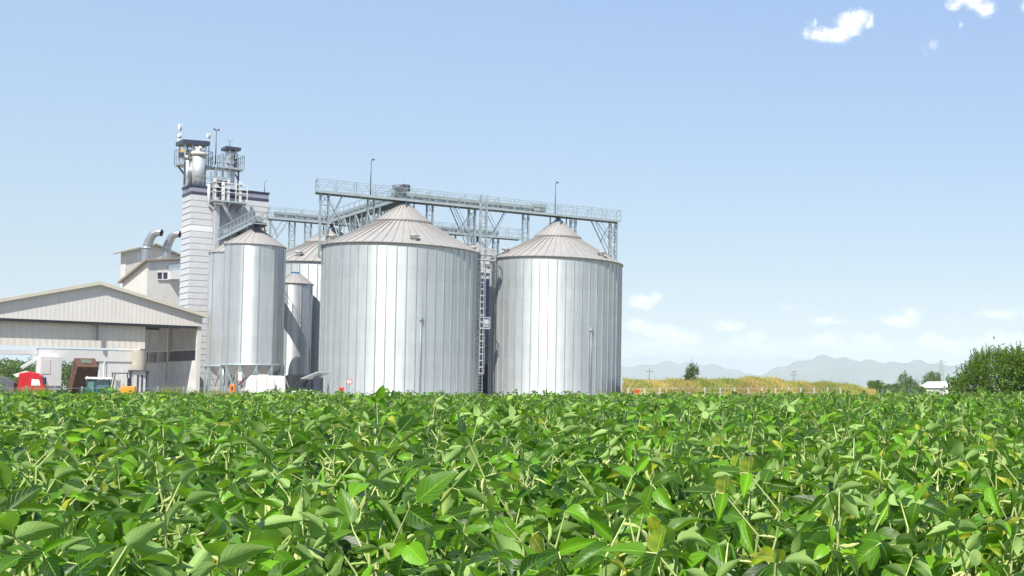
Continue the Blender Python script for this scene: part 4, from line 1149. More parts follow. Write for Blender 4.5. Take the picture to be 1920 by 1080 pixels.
for y in (-.95, .95):
    m = MB(); pts = [(-.75+.95*math.cos(a), y, .82+.95*math.sin(a)) for a in np.linspace(.3, 2.6, 8)]
    for a, b in zip(pts, pts[1:]): m.bar(a, b, .5, .05)
    m.build('mudguard', GREENP, tc, True)
# forklift
fk = thing('forklift', 'orange forklift with a pale mast standing beside the grey switch cabinet', 'forklift', vloc(226, 90), VH+PI); fk.scale = (.85, 1.0, 1.25)
side_prism([(-1.2, .35), (1.0, .35), (1.15, .6), (1.15, .95), (.2, 1.05), (-.2, 1.3), (-1.2, 1.3)], -.55, .55).build('body', ORANGE, fk, True, .05)
for x in (.95,):
    for y in (-.3, .3): MB().bar((1.25, y, .1), (1.25, y, 2.9), .12).build('mast_rail', WSHEET, fk, True)
MB().bar((1.25, -.35, 2.9), (1.25, .35, 2.9), .1).bar((1.25, -.35, 1.6), (1.25, .35, 1.6), .1).build('mast_crossbar', WSHEET, fk, True)
m = MB()
for x in (-.75, .75):
    for y in (-.5, .5): m.bar((x, y, 1.1), (x*.75, y*.95, 2.15), .06)
m.box((0, 0, 2.18), (1.3, 1.1, .06)); m.build('overhead_guard', CHAR, fk, True)
for y in (-.25, .25): MB().bar((1.3, y, .15), (2.4, y, .12), .12, .05).build('fork', STEELD, fk, True)
MB().box((-.35, 0, 1.25), (.5, .5, .12)).box((-.6, 0, 1.55), (.12, .5, .6)).build('seat', BLACK, fk, True)
for x, r_ in ((-.75, .38), (.7, .42)):
    for y in (-.55, .55): wheel(fk, x, y, r_, .26, CREAM)

# ------------------------------------------------------------------ beige processing building
D1 = 124.
C0 = P(277, 491, D1); c0 = V((C0.x, C0.y, 0))
pb_ = thing('processing_building', 'beige rendered processing building with low roofs behind the shed', 'building', (c0.x, c0.y, GZ))
zA_ = C0.z
LW, RWd = 7.6, 9.0
lo = [c0, c0+GX*RWd, c0+GX*RWd+BX*LW, c0+BX*LW]
zr0, zr1, zr3 = zA_, zA_+1.0, zA_-1.2
# front block with a single pitch roof
def zroof(u, v): return zA_+u*.16-v*.26
m = MB(); top = [V((p.x, p.y, z)) for p, z in zip(lo, (zroof(0, 0), zroof(RWd, 0), zroof(RWd, LW), zroof(0, LW)))]
bot = [V((p.x, p.y, GZ)) for p in lo]
m.add(bot+top, [(0, 1, 5, 4), (1, 2, 6, 5), (2, 3, 7, 6), (3, 0, 4, 7), (4, 5, 6, 7)]); m.build('front_wall', BEIGE, pb_)
m = MB(); q = [c0+GX*u+BX*v+Z1*(zroof(u, v)+.02) for u, v in ((-.4, -.4), (RWd, -.4), (RWd, LW+.4), (-.4, LW+.4))]
m.prism(q, (0, 0, .22)); m.build('front_roof', paint('tan_roof', (.30, .26, .21), .8), pb_)
# rear block
D2 = 131.
E0 = P(236, 473, D2); e0 = V((E0.x, E0.y, 0))
E1 = on_line(290, 460, e0, GX); E2 = on_line(336, 474, e0, GX)
w1 = (V((E1.x, E1.y, 0))-e0).length; w2 = 2*w1
zt0, ztr = E0.z, E1.z
fp_ = [e0+Z1*GZ, e0+GX*w2+Z1*GZ, e0+GX*w2+Z1*zt0, e0+GX*w1+Z1*ztr, e0+Z1*zt0]
MB().prism(fp_, BX*1.6).build('rear_wall', BEIGE, pb_)
m = MB()
for s_, a, b, za0, zb0_ in ((0, -.7, w1, zt0-(ztr-zt0)*.7/w1, ztr), (1, w1, w2+.5, ztr, zt0-(ztr-zt0)*.5/w1)):
    p0, p1 = e0+GX*a+Z1*(za0+.03)-BX*.5, e0+GX*b+Z1*(zb0_+.03)-BX*.5
    m.prism([p0, p1, p1+Z1*.2, p0+Z1*.2], BX*2.4)
m.build('rear_roof', MATS['tan_roof'], pb_)
def fw(px, py, out=0): return on_line(px, py, c0-BX*out, GX)
wn = MB().prism([fw(296, 511, .06), fw(314, 511, .06), fw(314, 523, .06), fw(296, 523, .06)], BX*.04).build('window', CHAR, pb_)
m = MB()
for (a, b) in (((295, 510), (315, 510)), ((295, 524), (315, 524)), ((305, 511), (305, 523))): m.bar(fw(*a, .1), fw(*b, .1), .10)
m.build('frame', WHITE, wn)
ub = MB().prism([fw(314, 509, .1), fw(336, 506, .1), fw(336, 524, .1), fw(314, 524, .1)], -BX*.9).build('ventilation_unit', WSHEET, pb_)
MB().prism([fw(316, 497, .1), fw(335, 495, .1), fw(335, 507, .1), fw(316, 508, .1)], -BX*.5).build('ventilation_grille', STEEL, ub)
def stack(px0, pyb, pyt, r):
    b = on_line(px0, pyb, c0+BX*3.2, GX); tz = on_line(px0, pyt, c0+BX*3.2, GX).z
    zk = b.z+(tz-b.z)*.45; dr = GX*.8-BX*.75; dr.normalize()
    pts = [b-Z1*.6, V((b.x, b.y, zk))]
    c_ = V((b.x, b.y, zk)); H = tz-zk
    for k in range(1, 7):
        a = k/6*R(105); rad = H*.72
        pts.append(c_+Z1*(H*.28+rad*math.sin(a))*1.0+dr*(rad*(1-math.cos(a))*.75+.25))
    t = MB().tube(pts, [r]*2+[r*.95]*6, 16, cap=False).build('exhaust_pipe', paint('pipe_sheet', (.45, .46, .47), .4, .75, .1, 2), pb_)
    d_ = (pts[-1]-pts[-2]).normalized()
    MB().tube([pts[-1]-d_*.25, pts[-1]-d_*.24], [r*.93, r*.93], 16).build('pipe_mouth', BLACK, t)
    MB().tube([V((b.x, b.y, zk-.1)), V((b.x, b.y, zk+.05))], r*1.15, 16).build('pipe_collar', ALU, t)
stack(274, 488, 435, .45); stack(312, 484, 438, .43)
m = MB(); rail_run(m, on_line(259, 489, c0+BX*2, GX), on_line(283, 484, c0+BX*2, GX), .9, False, .8, .05); m.build('roof_railing', STEEL, pb_)

# ------------------------------------------------------------------ small things in front of the silos
gh = thing('generator_housing', 'white box shaped generator housing in front of the narrow hopper silo', 'generator', P(495, 742, 92))
gx = V((.81, .586, 0)); gy = V((-.586, .81, 0))
def gbox(px, py): return on_line(px, py, V((P(495, 742, 92).x, 92, 0)), gx)
pts = [gbox(456, 745), gbox(535, 746), gbox(535, 706), gbox(527, 704.5), gbox(470, 704), gbox(463, 712)]
for p, py in zip(pts[:2], (0, 0)): p.z = GZ+.15
hb2 = MB().prism(pts, gy*1.6).build('housing', WHITE, gh, bevel=.04)
MB().prism([gbox(480, 704.4), gbox(508, 704.6), gbox(500, 702), gbox(486, 702)], gy*1.2).build('roof_cowl', WHITE, gh)
for px in (481, 500, 514): MB().bar(gbox(px, 709)-gy*.02, gbox(px, 741)-gy*.02, .025, .02).build('door_seam', WSHEET, hb2)
MB().bar(gbox(517, 722)-gy*.03, gbox(517, 729)-gy*.03, .08, .06).build('handle', CHAR, hb2)
q = gbox(461, 730)-gy*.02; MB().tube([q, q-gy*.05], .13, 12).build('exhaust_port', WSHEET, hb2)
MB().bar(gbox(448, 722), gbox(461, 708), .12).build('towing_arm', CHAR, gh)
def fire_box(label, px, pyt, pyb, Y, mat, w=.45, sq=True, nm='hydrant_box'):
    b = P(px, pyb, Y); b.z = GZ; t = thing(nm, label, 'fire cabinet', b)
    zt_, zb_ = P(px, pyt, Y).z, P(px, pyb, Y).z
    c_ = MB().box(V((b.x, b.y, (zt_+zb_)/2)), (w, .28, zt_-zb_), Matrix.Rotation(.5, 3, 'Z')).build('cabinet', mat, t, bevel=.03)
    MB().box(V((b.x-.02+.14*.48, b.y-.14*.88-.01, (zt_+zb_)/2)), (w*.35, .02, (zt_-zb_)*.4), Matrix.Rotation(.5, 3, 'Z')).build('door_plate', CHAR if sq else RED, c_)
    m = MB().bar(V((b.x, b.y, GZ)), V((b.x, b.y, zb_)), .1).build('post', ORANGE if not sq else REDBOX, t)
fire_box('orange red hydrant cabinet at the foot of the largest silo', 640, 726, 738, 91, REDBOX, .4)
fire_box('pinkish red fire hose cabinet beside the fence below the weedy bank', 1194, 730.5, 741, 97, REDBOX, .5, False)
fire_box('orange cabinet between the legs of the narrow hopper silo', 436, 721, 736, 93.2, paint('red_orange_paint', (.75, .20, .04), .45), .4)
sg = P(655, 716, 91.5); t = thing('warning_sign', 'small round white sign with red rim on a thin pole near the hydrant cabinet', 'sign', (sg.x, sg.y, GZ))
MB().bar(V((sg.x, sg.y, GZ)), V((sg.x, sg.y, sg.z)), .05).build('pole', STEEL, t)
fc = V((.54, -.84, 0))
MB().tube([sg-fc*.02, sg+fc*.02], .23, 20).build('red_rim', REDBOX, t); MB().tube([sg+fc*.021, sg+fc*.035], .175, 20).build('white_face', WHITE, t)
MB().bar(sg+fc*.045-Z1*.10, sg+fc*.045+Z1*.06, .07, .02).build('symbol', REDBOX, t)
cn = thing('lean_to_canopy', 'small tilted white canopy on two posts left of the largest silo', 'canopy', P(595, 742, 93))
ca = P(578, 711, 92.6); cb_ = P(607, 699, 93.6)
sd = V((.3, .9, 0)); MB().prism([ca-sd*.7, cb_-sd*.7, cb_+sd*.7, ca+sd*.7], (0, 0, .09)).build('roof', WHITE, cn)
for fr in (.45, .9): c_ = ca.lerp(cb_, fr); MB().bar(V((c_.x, c_.y, GZ)), c_, .10).build('post', STEEL, cn)
MB().box(P(597, 722, 93.2), (.5, .5, 1.3)).build('control_box', CHAR, cn)
for i, (px, pt_, w_, lb) in enumerate(((554, 733, .55, 'small white crate under the short hopper silo'), (577, 731, 1.3, 'wide white crate between the short hopper silo and the lean-to canopy'))):
    b = P(px, 742, 94); zt_ = P(px, pt_, 94).z; b.z = GZ; t = thing('crate', lb, 'crate', b)
    m = MB()
    for z in np.linspace(GZ+.1, zt_-.05, 7): m.box(V((b.x, b.y, z)), (w_, .6, .10), Matrix.Rotation(.6, 3, 'Z'))
    m.build('slats', WHITE, t)
    m = MB()
    for dx in (-1, 1):
        for dy in (-1, 1): c_ = Matrix.Rotation(.6, 3, 'Z') @ V((dx*(w_/2-.03), dy*.27, 0)); m.bar(V((b.x+c_.x, b.y+c_.y, GZ)), V((b.x+c_.x, b.y+c_.y, zt_)), .07)
    m.build('corner_posts', WHITE, t)
sg2 = P(450, 706, 92.5); t = thing('notice_board', 'white and red notice plate on a pole left of the generator housing', 'sign', (sg2.x, sg2.y, GZ))
MB().bar(V((sg2.x, sg2.y, GZ)), V((sg2.x, sg2.y, sg2.z)), .06).build('pole', STEEL, t)
MB().box(sg2, (.26, .05, .75), Matrix.Rotation(.5, 3, 'Z')).build('plate', WHITE, t); MB().box(sg2-Z1*.42, (.26, .06, .12), Matrix.Rotation(.5, 3, 'Z')).build('red_band', REDBOX, t)

# ------------------------------------------------------------------ fences
def fence(label, pxs, Y0, Y1, z1py, mat, w, rails=(), tilt=0):
    a = P(pxs[0], 740, Y0); t = thing('fence', label, 'fence', (a.x, a.y, GZ))
    ps = []
    for i, px in enumerate(pxs):
        Y = Y0+(Y1-Y0)*i/(len(pxs)-1); q = P(px, z1py, Y); ps.append(q)
        MB().bar(V((q.x, q.y, GZ-.1)), V((q.x+rng.normal(0, .02), q.y, q.z+rng.normal(0, .02))), w).build('post', mat, t)
    for h in rails:
        m = MB()
        for p, q in zip(ps, ps[1:]): m.bar(V((p.x, p.y, GZ+(p.z-GZ)*h)), V((q.x, q.y, GZ+(q.z-GZ)*h)), .02)
        m.build('wire', STEEL, t)
fence('row of pale concrete posts with wire along the foot of the weedy bank', [1178, 1209, 1237, 1267, 1322, 1350, 1377, 1403, 1429, 1454, 1479, 1502, 1527, 1552, 1576], 96.5, 98.5, 726.5, CONC, .10, (.4, .7, .95))
fence('thin grey posts with wire in front of the open shed', [-12, 50, 102, 153, 222, 296, 345, 395], 84.5, 88.5, 724, STEEL, .09, (.5, .9))
fence('bluish green mesh fence posts in front of the distant trees', [1626, 1640, 1655, 1670, 1690, 1704, 1718], 170, 176, 729, paint('teal_paint', (.08, .15, .16), .6), .30, (.5, .9))

# ------------------------------------------------------------------ weeds and bank
def bank():
    pxs = np.linspace(1166, 1660, 40); vs, fs = [], []
    def top(px): return np.interp(px, [1100, 1300, 1400, 1460, 1560, 1620, 1660], [2.1, 2.0, 2.25, 2.05, 1.65, 1.3, .9])
    for px in pxs:
        base = P(px, 735, 101); x, y = base.x, base.y; h = top(px)
        for k, (dy, f) in enumerate(((0, 0), (1.5, .45), (3.2, .82), (5, 1), (8, 1), (12, .5), (16, 0))):
            s = (101+dy)/101; vs.append((x*s, y*s, GZ-.05+h*f*(1+.06*math.sin(px*.21+k)) ))
    n = 7
    for i in range(len(pxs)-1):
        for k in range(n-1): fs.append((i*n+k, (i+1)*n+k, (i+1)*n+k+1, i*n+k+1))
    m = MB().add(vs, fs, True); tag(m.build('bank', paint('bank_soil', (.20, .15, .09), .95, 0, .25, .8)), kind='structure')
    # weeds on it
    M = 42000
    px = rng.uniform(1170, 1640, M); f = rng.random(M)**.7; dy = f*8.5; h = top(px)
    zf = np.interp(dy, [0, 1.5, 3.2, 5, 8, 12], [0, .45, .82, 1, 1, .5])
    sx = np.array([S(p, 735)[0] for p in px]); Yd = 101+dy
    b = np.column_stack([sx*Yd, Yd, GZ-.08+h*zf])
    big = np.sin(px*.045)+.6*np.sin(px*.13+1.3)+.4*np.sin(dy*1.3+px*.07)
    L = rng.uniform(.25, .6, M)*(1+.25*big.clip(-1, 1)); L = np.where(rng.random(M) < .02, L*1.8, L)
    d = np.column_stack([rng.normal(0, .3, M), rng.normal(0, .3, M), np.ones(M)])
    n_ = rng.normal(0, 1, (M, 3))*[1, 1, .2]
    col = np.clip(.45+.30*np.sin(px*.03+2)+.25*np.sin(px*.11+dy)+rng.normal(0, .12, M), 0, 1)
    br = np.clip(.55*(1-zf)+.35*np.sin(px*.05+.5)+rng.normal(0, .12, M)-.15, 0, 1)
    Vt, Q, uv, ti = leaves(b, d, n_, L, np.full(M, .030), np.zeros(M), rng.uniform(0, .5, M), col, br, [0, .5, 1], [-1, 1], 'blade')
    # seed heads and herb leaves
    M2 = 6000; i = rng.integers(0, M, M2); b2 = b[i]+np.column_stack([rng.normal(0, .08, M2), rng.normal(0, .08, M2), L[i]*rng.uniform(.3, 1., M2)])
    V2 = leaves(b2, rng.normal(0, 1, (M2, 3)), rng.normal(0, 1, (M2, 3))+[0, -.5, .5], rng.uniform(.08, .18, M2), rng.uniform(.02, .045, M2), np.zeros(M2), np.zeros(M2), np.clip(col[i]-.1, 0, 1), br[i]*.7, [0, .5, 1], [-1, 1], 'oval')
    Vt, Q, uv, ti = cat([(Vt, Q, uv, ti), V2])
    o = np_obj('bank_weeds', Vt, Q, WEED, None, ti); tag(o, 'yellow and brown dry weeds covering the bank right of the silos', 'weeds', None, 'stuff')
bank()
def tufts(name, label, spots, mat, per=240):
    acc = []
    for px, Y, hpx, wpx in spots:
        c_ = P(px, 740, Y); h = hpx*Y/F+1.05; w = wpx*Y/F/2; M = per
        b = np.column_stack([c_.x+rng.normal(0, w*.5, M), c_.y+rng.normal(0, .4, M), np.full(M, GZ)])
        L = h*rng.uniform(.5, 1.05, M)
        acc.append(leaves(b, np.column_stack([rng.normal(0, .18, M), rng.normal(0, .18, M), np.ones(M)]), rng.normal(0, 1, (M, 3))*[1, 1, .2], L, np.full(M, .030), np.zeros(M), rng.uniform(0, .4, M), rng.random(M), rng.uniform(0, .35, M), [0, .35, .7, 1], [-1, 1], 'blade'))
    Vt, Q, uv, ti = cat(acc); tag(np_obj(name, Vt, Q, mat, None, ti), label, 'weeds', None, 'stuff')
tufts('yard_weeds', 'dry yellow grass and weeds along the near edge of the yard', [(20, 85, 14, 40), (40, 85, 16, 40), (62, 85, 20, 36), (80, 85.5, 16, 30), (290, 88, 12, 30), (312, 88, 22, 34), (332, 88, 18, 30), (352, 88, 10, 26), (375, 89, 10, 26), (395, 89, 12, 26), (412, 89, 12, 24), (425, 89, 10, 20), (445, 90, 8, 20), (470, 90, 6, 20), (580, 90, 6, 20), (620, 90, 5, 30), (660, 90, 4, 30)], WEEDG)
tufts('bank_foot_grass', 'pale grass along the fence right of the silos', [(p, 100, 5, 40) for p in range(1180, 1760, 22)], WEED, 120)

# ------------------------------------------------------------------ trees
def tree(name, label, catg, base, blobs, leafL, n, mat, trunk_r=.12, group=None, upright=0, seed=1, shoots=0, hi=False):
    """trunk, limbs to each clump, and a crown of separate leaves in uneven clumps (blobs: x,y,z offsets, radii)"""
    r = np.random.default_rng(seed)
    t = thing(name, label, catg, base, 0, group)
    m = MB()
    zc = min(b[2] for b in blobs)
    m.tube([(0, 0, -.1), (.02, .01, zc*.5), (0, 0, max(.2, zc))], [trunk_r*1.25, trunk_r, trunk_r*.8], 8)
    for (x, y, z, rx, rz) in blobs: m.tube([(0, 0, max(.15, zc*.7)), (x*.5, y*.5, zc*.5+z*.5), (x, y, z+rz*.3)], [trunk_r*.6, trunk_r*.4, trunk_r*.12], 6)
    m.build('trunk', BARK, t, True)
    acc = []; tot = sum(b[3]**2*b[4] for b in blobs)
    sp, sq = [], []
    for (x, y, z, rx, rz) in blobs:
        k = max(30, int(n*rx*rx*rz/tot)); nc = max(6, k//14)
        dirs = unit(r.normal(size=(nc, 3))); rad = r.uniform(.55, 1.0, nc)**.6*r.uniform(.85, 1.12, nc)
        cc = dirs*rad[:, None]*[rx, rx, rz]+[x, y, z]
        i = r.integers(0, nc, k); cs = min(rx, rz)*.20
        b = cc[i]+r.normal(0, cs, (k, 3))
        out = unit(b-np.array([x, y, z-rz*.4]))
        d = out*.8+r.normal(0, .6, (k, 3))+[0, 0, upright]
        nn = r.normal(0, .5, (k, 3))+out*.4+[0, 0, .6]
        L = leafL*r.uniform(.6, 1.25, k)
        acc.append(leaves(b, d, nn, L, L*.24, r.uniform(0, .5, k), r.uniform(0, .5, k), np.clip((i*.37) % 1*.6+r.random(k)*.4, 0, 1), r.uniform(0, .18, k), [0, .45, 1], [-1, 0, 1]))
    if shoots:
        xs = [b[0] for b in blobs]; R0 = max(b[3] for b in blobs)
        for _ in range(shoots):
            bl = blobs[r.integers(0, len(blobs))]; a = r.uniform(0, 6.28); rr = r.uniform(0, .9)*bl[3]
            p = np.array([bl[0]+rr*math.cos(a), bl[1]+rr*math.sin(a), bl[2]+bl[4]*math.sqrt(max(.05, 1-(rr/bl[3])**2))*.85]); hgt = r.uniform(.3, .8)*(1.0)
            q = p+np.array([(p[0]-bl[0])*.22+r.normal(0, .06), r.normal(0, .06), hgt]); sp.append(p-[0, 0, .4]); sq.append(q)
            k = 13; f = np.linspace(.0, 1, k); bb = p[None]*(1-f[:, None])+q[None]*f[:, None]; aa = np.arange(k)*2.4
            d = np.column_stack([np.cos(aa)*.7, np.sin(aa)*.7, np.full(k, .9)])
            L = leafL*np.linspace(1., .55, k)*r.uniform(.8, 1.1, k)
            acc.append(leaves(bb, d, r.normal(0, .4, (k, 3))+[0, 0, 1], L, L*.24, np.full(k, .3), np.full(k, .3), r.random(k), r.uniform(0, .3, k), [0, .45, 1], [-1, 0, 1]))
    Vt, Q, uv, ti = cat(acc); np_obj('crown', Vt, Q, mat, uv, ti, t)
    if sp:
        st = stalks(sp, sq, .014, .006, r.random(len(sp)), 4); np_obj('shoots', st[0], st[1], BARK, None, st[3], t)
    return t
bb = P(1884, 740, 60); bb.z = 0.15
tree('fruit_tree', 'big dark green spreading tree with upright shoots at the right edge', 'tree', bb, [(0, 0, 1.75, 2.0, 1.35), (-1.75, -.2, 1.35, 1.25, .95), (1.7, .3, 1.9, 1.7, 1.3), (-.9, .5, 2.35, 1.1, .75), (.9, -.6, 2.3, 1.2, .85), (-2.35, .1, .95, .8, .55), (3.2, .6, 1.9, 1.6, 1.3)], .23, 13000, CROWN, .14, None, .45, 3, 150)
sp_ = P(1295, 740, 106); sp_.z = 2.0
tree('sapling', 'lone green sapling on top of the weedy bank', 'tree', sp_, [(0, 0, .6, .55, .5), (-.3, 0, .9, .4, .4), (.25, 0, 1.0, .45, .45), (.05, .1, 1.35, .35, .4)], .20, 900, CROWNL, .05, None, .7, 5, 14)
def at_g(px, Y): q = P(px, 735, Y); q.z = 0; return q
dist_trees = [
 (1702, 240, 'pointed pale green tree directly left of the white house', [(0, 0, 2.0, 2.2, 1.6), (-.6, 0, 3.4, 1.4, 1.2), (.7, 0, 2.4, 1.6, 1.2), (-.7, 0, 4.3, .8, .8), (-.7, 0, 5.0, .4, .5)]),
 (1748, 262, 'round topped green tree rising behind the white house', [(0, 0, 3.0, 2.2, 1.8), (.6, 0, 4.2, 1.6, 1.2), (-.6, .3, 4.4, 1.3, 1.1), (0, 0, 5.2, .8, .6)]),
 (1641, 205, 'small ragged dark tree at the right end of the weedy bank', [(0, 0, 1.5, 1.3, .9), (-.5, 0, 2.2, .8, .6), (.7, .2, 2.3, .7, .7)]),
 (1672, 215, 'low yellow green bush between the ragged tree and the pointed tree', [(0, 0, 1.2, 1.8, 1.0), (1.2, 0, 1.6, 1.2, .8), (-1.3, 0, 1.0, 1.2, .8)]),
 (1725, 225, 'dark low shrub touching the left wall of the white house', [(0, 0, .9, 1.4, .8), (-.8, 0, 1.2, .9, .7)]),
 (1600, 230, 'low pale shrub beyond the end of the fence posts', [(0, 0, .7, 1.8, .6), (1.6, 0, .9, 1.2, .6)]),
]
for i, (px, Y, lb, bl) in enumerate(dist_trees):
    tree('tree', lb, 'tree', at_g(px, Y), bl, .42, 2600, CROWNL if i not in (4, 2) else CROWN, .16, 'distant trees by the white house', .2, 20+i)
# trees seen through the shed
for i, (px, Y, lb, s) in enumerate(((8, 138, 'leafy tree seen through the shed above the red truck', 1.0), (48, 142, 'bushy tree seen through the shed just left of the white cabin', 1.05), (127, 140, 'tree seen in the dark opening between cabin and trailer', .9), (-40, 140, 'tree beyond the shed past the left edge', 1.))):
    tree('yard_tree', lb, 'tree', at_g(px, Y), [(0, 0, 2.2*s, 2.4*s, 1.7), (-1.3, .3, 3.4, 1.6, 1.2), (1.4, 0, 3.1, 1.7, 1.3), (.1, 0, 4.4, 1.4, .9)], .38, 3200, CROWNL, .18, 'trees beyond the shed', .2, 40+i)

# ------------------------------------------------------------------ far things at the right
hq = P(1757, 740, 250); hs = thing('white_house', 'low white house with a pale hipped roof between distant trees and the big tree', 'house', (hq.x, hq.y, 0))
hw, hd, hz1, hz2 = 3.9, 3.0, P(1757, 727, 250).z, P(1757, 715.5, 250).z
MB().box((hq.x, hq.y, hz1/2), (hw*2, hd*2, hz1)).build('wall', WHITE, hs)
a = [(hq.x-hw-.4, hq.y-hd-.4, hz1), (hq.x+hw+.4, hq.y-hd-.4, hz1), (hq.x+hw+.4, hq.y+hd+.4, hz1), (hq.x-hw-.4, hq.y+hd+.4, hz1), (hq.x-hw+1.6, hq.y, hz2), (hq.x+hw-1.6, hq.y, hz2)]
MB().add(a, [(0, 1, 5, 4), (2, 3, 4, 5), (1, 2, 5), (3, 0, 4), (3, 2, 1, 0)]).build('roof', paint('pale_roof', (.66, .62, .62), .7), hs)
MB().box((hq.x+.6, hq.y-hd-.03, hz1*.55), (2.0, .08, hz1*.5)).build('window', paint('pale_shutter', (.42, .42, .42), .5), hs)
MB().box((hq.x-2.2, hq.y-hd-.03, hz1*.45), (.9, .08, hz1*.8)).build('door', WSHEET, hs)
def pole(label, px, pyt, Y, arms):
    b = P(px, 740, Y); t = thing('power_pole', label, 'power pole', (b.x, b.y, 0), 0, 'power poles beyond the bank'); zt_ = P(px, pyt, Y).z
    MB().tube([(b.x, b.y, 0), (b.x, b.y, zt_)], [.24, .16], 8).build('mast', WOODP, t)
    m = MB()
    for f, w_ in arms: m.bar((b.x-w_, b.y, zt_*f), (b.x+w_, b.y, zt_*f), .2, .2)
    m.build('crossarm', WOODP, t)
    m = MB()
    for f, w_ in arms:
        for s_ in (-1, -.5, .5, 1): m.tube([(b.x+w_*s_, b.y, zt_*f+.1), (b.x+w_*s_, b.y, zt_*f+.4)], .1, 6)
    m.build('insulators', STEEL, t)
pole('grey power pole with cross arm nearest the right silo', 1217, 690, 330, ((.86, 1.1),))
pole('grey power pole with cross arm above the middle of the weedy bank', 1488, 696, 330, ((.84, 1.1), (.97, .6)))
pb3 = P(1765, 740, 620); t = thing('pylon', 'lattice electricity pylon behind the white house', 'pylon', (pb3.x, pb3.y, 0)); H = P(1765, 675, 620).z
m = MB()
for z0, z1, w0, w1_ in ((0, H*.55, 2.6, 1.1), (H*.55, H, 1.1, .35)):
    n = 6
    for i in range(n):
        a0_, a1_ = i/n, (i+1)/n; wa, wb = w0+(w1_-w0)*a0_, w0+(w1_-w0)*a1_; za, zb = z0+(z1-z0)*a0_, z0+(z1-z0)*a1_
        ca_ = [V((pb3.x+x*wa, pb3.y+y*wa, za)) for x, y in ((-1, -1), (1, -1), (1, 1), (-1, 1))]; cb2 = [V((pb3.x+x*wb, pb3.y+y*wb, zb)) for x, y in ((-1, -1), (1, -1), (1, 1), (-1, 1))]
        for j in range(4): m.bar(ca_[j], cb2[j], .28); m.bar(ca_[j], cb2[(j+1) % 4], .16); m.bar(ca_[(j+1) % 4], cb2[j], .16)
m.build('lattice_mast', STEEL, t)
for f, w_ in ((.92, 2.6), (.78, 3.6), (.64, 3.0)):
    MB().bar((pb3.x-w_, pb3.y, H*f), (pb3.x+w_, pb3.y, H*f), .25).bar((pb3.x-w_, pb3.y, H*f), (pb3.x, pb3.y, H*f+1.2), .15).bar((pb3.x+w_, pb3.y, H*f), (pb3.x, pb3.y, H*f+1.2), .15).build('crossarm', STEEL, t)

# ------------------------------------------------------------------ hills
def ridge(name, pts, Y, depth, seed):
    r = np.random.default_rng(seed); pxs = [p[0] for p in pts]; pys = [p[1] for p in pts]
    xs = np.linspace(pxs[0], pxs[-1], 160); vs, fs = [], []
    ph = r.uniform(0, 6.28, 6)
    K = 9
    pz = np.interp(xs, pxs, pys); kr = np.hanning(35); kr /= kr.sum(); pz = np.convolve(np.pad(pz, 17, mode='edge'), kr, 'valid')
    for x, py in zip(xs, pz):
        py = float(py); amp = sum(math.sin(x*f+p)*a for f, p, a in zip((.02, .05, .09, .17, .31, .6), ph, (.2, .2, .15, .12, .08, .05)))
        tp = P(x, py+amp*min(1, (732-py)/20), Y)
        for k in range(K):
            f = k/(K-1); prof = math.sin(f*PI); dy = (f-.5)*2*depth; nz_ = 1+.18*math.sin(x*.07+k*1.7+ph[0])*(0 if k == (K-1)//2 else 1)
            vs.append((tp.x*(1+dy/Y), Y+dy, -.5+(max(tp.z, 0)+.5)*prof*nz_))
    n = K
    for i in range(len(xs)-1):
        for k in range(n-1): fs.append((i*n+k, (i+1)*n+k, (i+1)*n+k+1, i*n+k+1))
    m = MB().add(vs, fs, True); o = m.build(name, MATS['hill']); tag(o, kind='structure')
def hill_mat():
    m, nt, out = new_mat('hill')
    g = N(nt, 'ShaderNodeNewGeometry'); n1 = noise(nt, g.outputs['Position'], .004, 6)
    principled(nt, out, mix_c(nt, mapr(nt, n1, .35, .65, 0, 1), (.03, .055, .035), (.09, .11, .07)), .95)
    MATS['hill'] = m
hill_mat()
ridge('hills', [(400, 722), (700, 712), (1000, 700), (1120, 699), (1180, 688), (1230, 681), (1300, 680), (1340, 684), (1370, 694), (1420, 704), (1470, 716), (1520, 728)], 6600, 600, 1)
ridge('hills', [(1380, 724), (1420, 708), (1460, 690), (1500, 676), (1545, 668), (1580, 671), (1605, 679), (1640, 680), (1680, 684), (1715, 678), (1732, 675), (1750, 684), (1790, 690), (1850, 680), (1950, 672), (2100, 690)], 5800, 520, 2)
ridge('mountains', [(600, 700), (900, 690), (1100, 676), (1190, 672), (1260, 664), (1310, 664), (1340, 669), (1400, 676), (1460, 674), (1520, 670), (1600, 676), (1700, 690), (1900, 694)], 12300, 700, 3)

# ------------------------------------------------------------------ haze
HZ = 450.
m = MB().box((0, 100, HZ/2-1.6), (28800, 27200, HZ+1.0))
mh, nt, out = new_mat('haze_air')
pv = N(nt, 'ShaderNodeVolumePrincipled'); pv.inputs['Color'].default_value = (.70, .775, .885, 1); pv.inputs['Density'].default_value = 2.0e-4; pv.inputs['Anisotropy'].default_value = -.35
nt.links.new(pv.outputs[0], out.inputs['Volume'])
tag(m.build('haze', mh), 'pale bluish haze filling the air', 'haze', None, 'stuff')

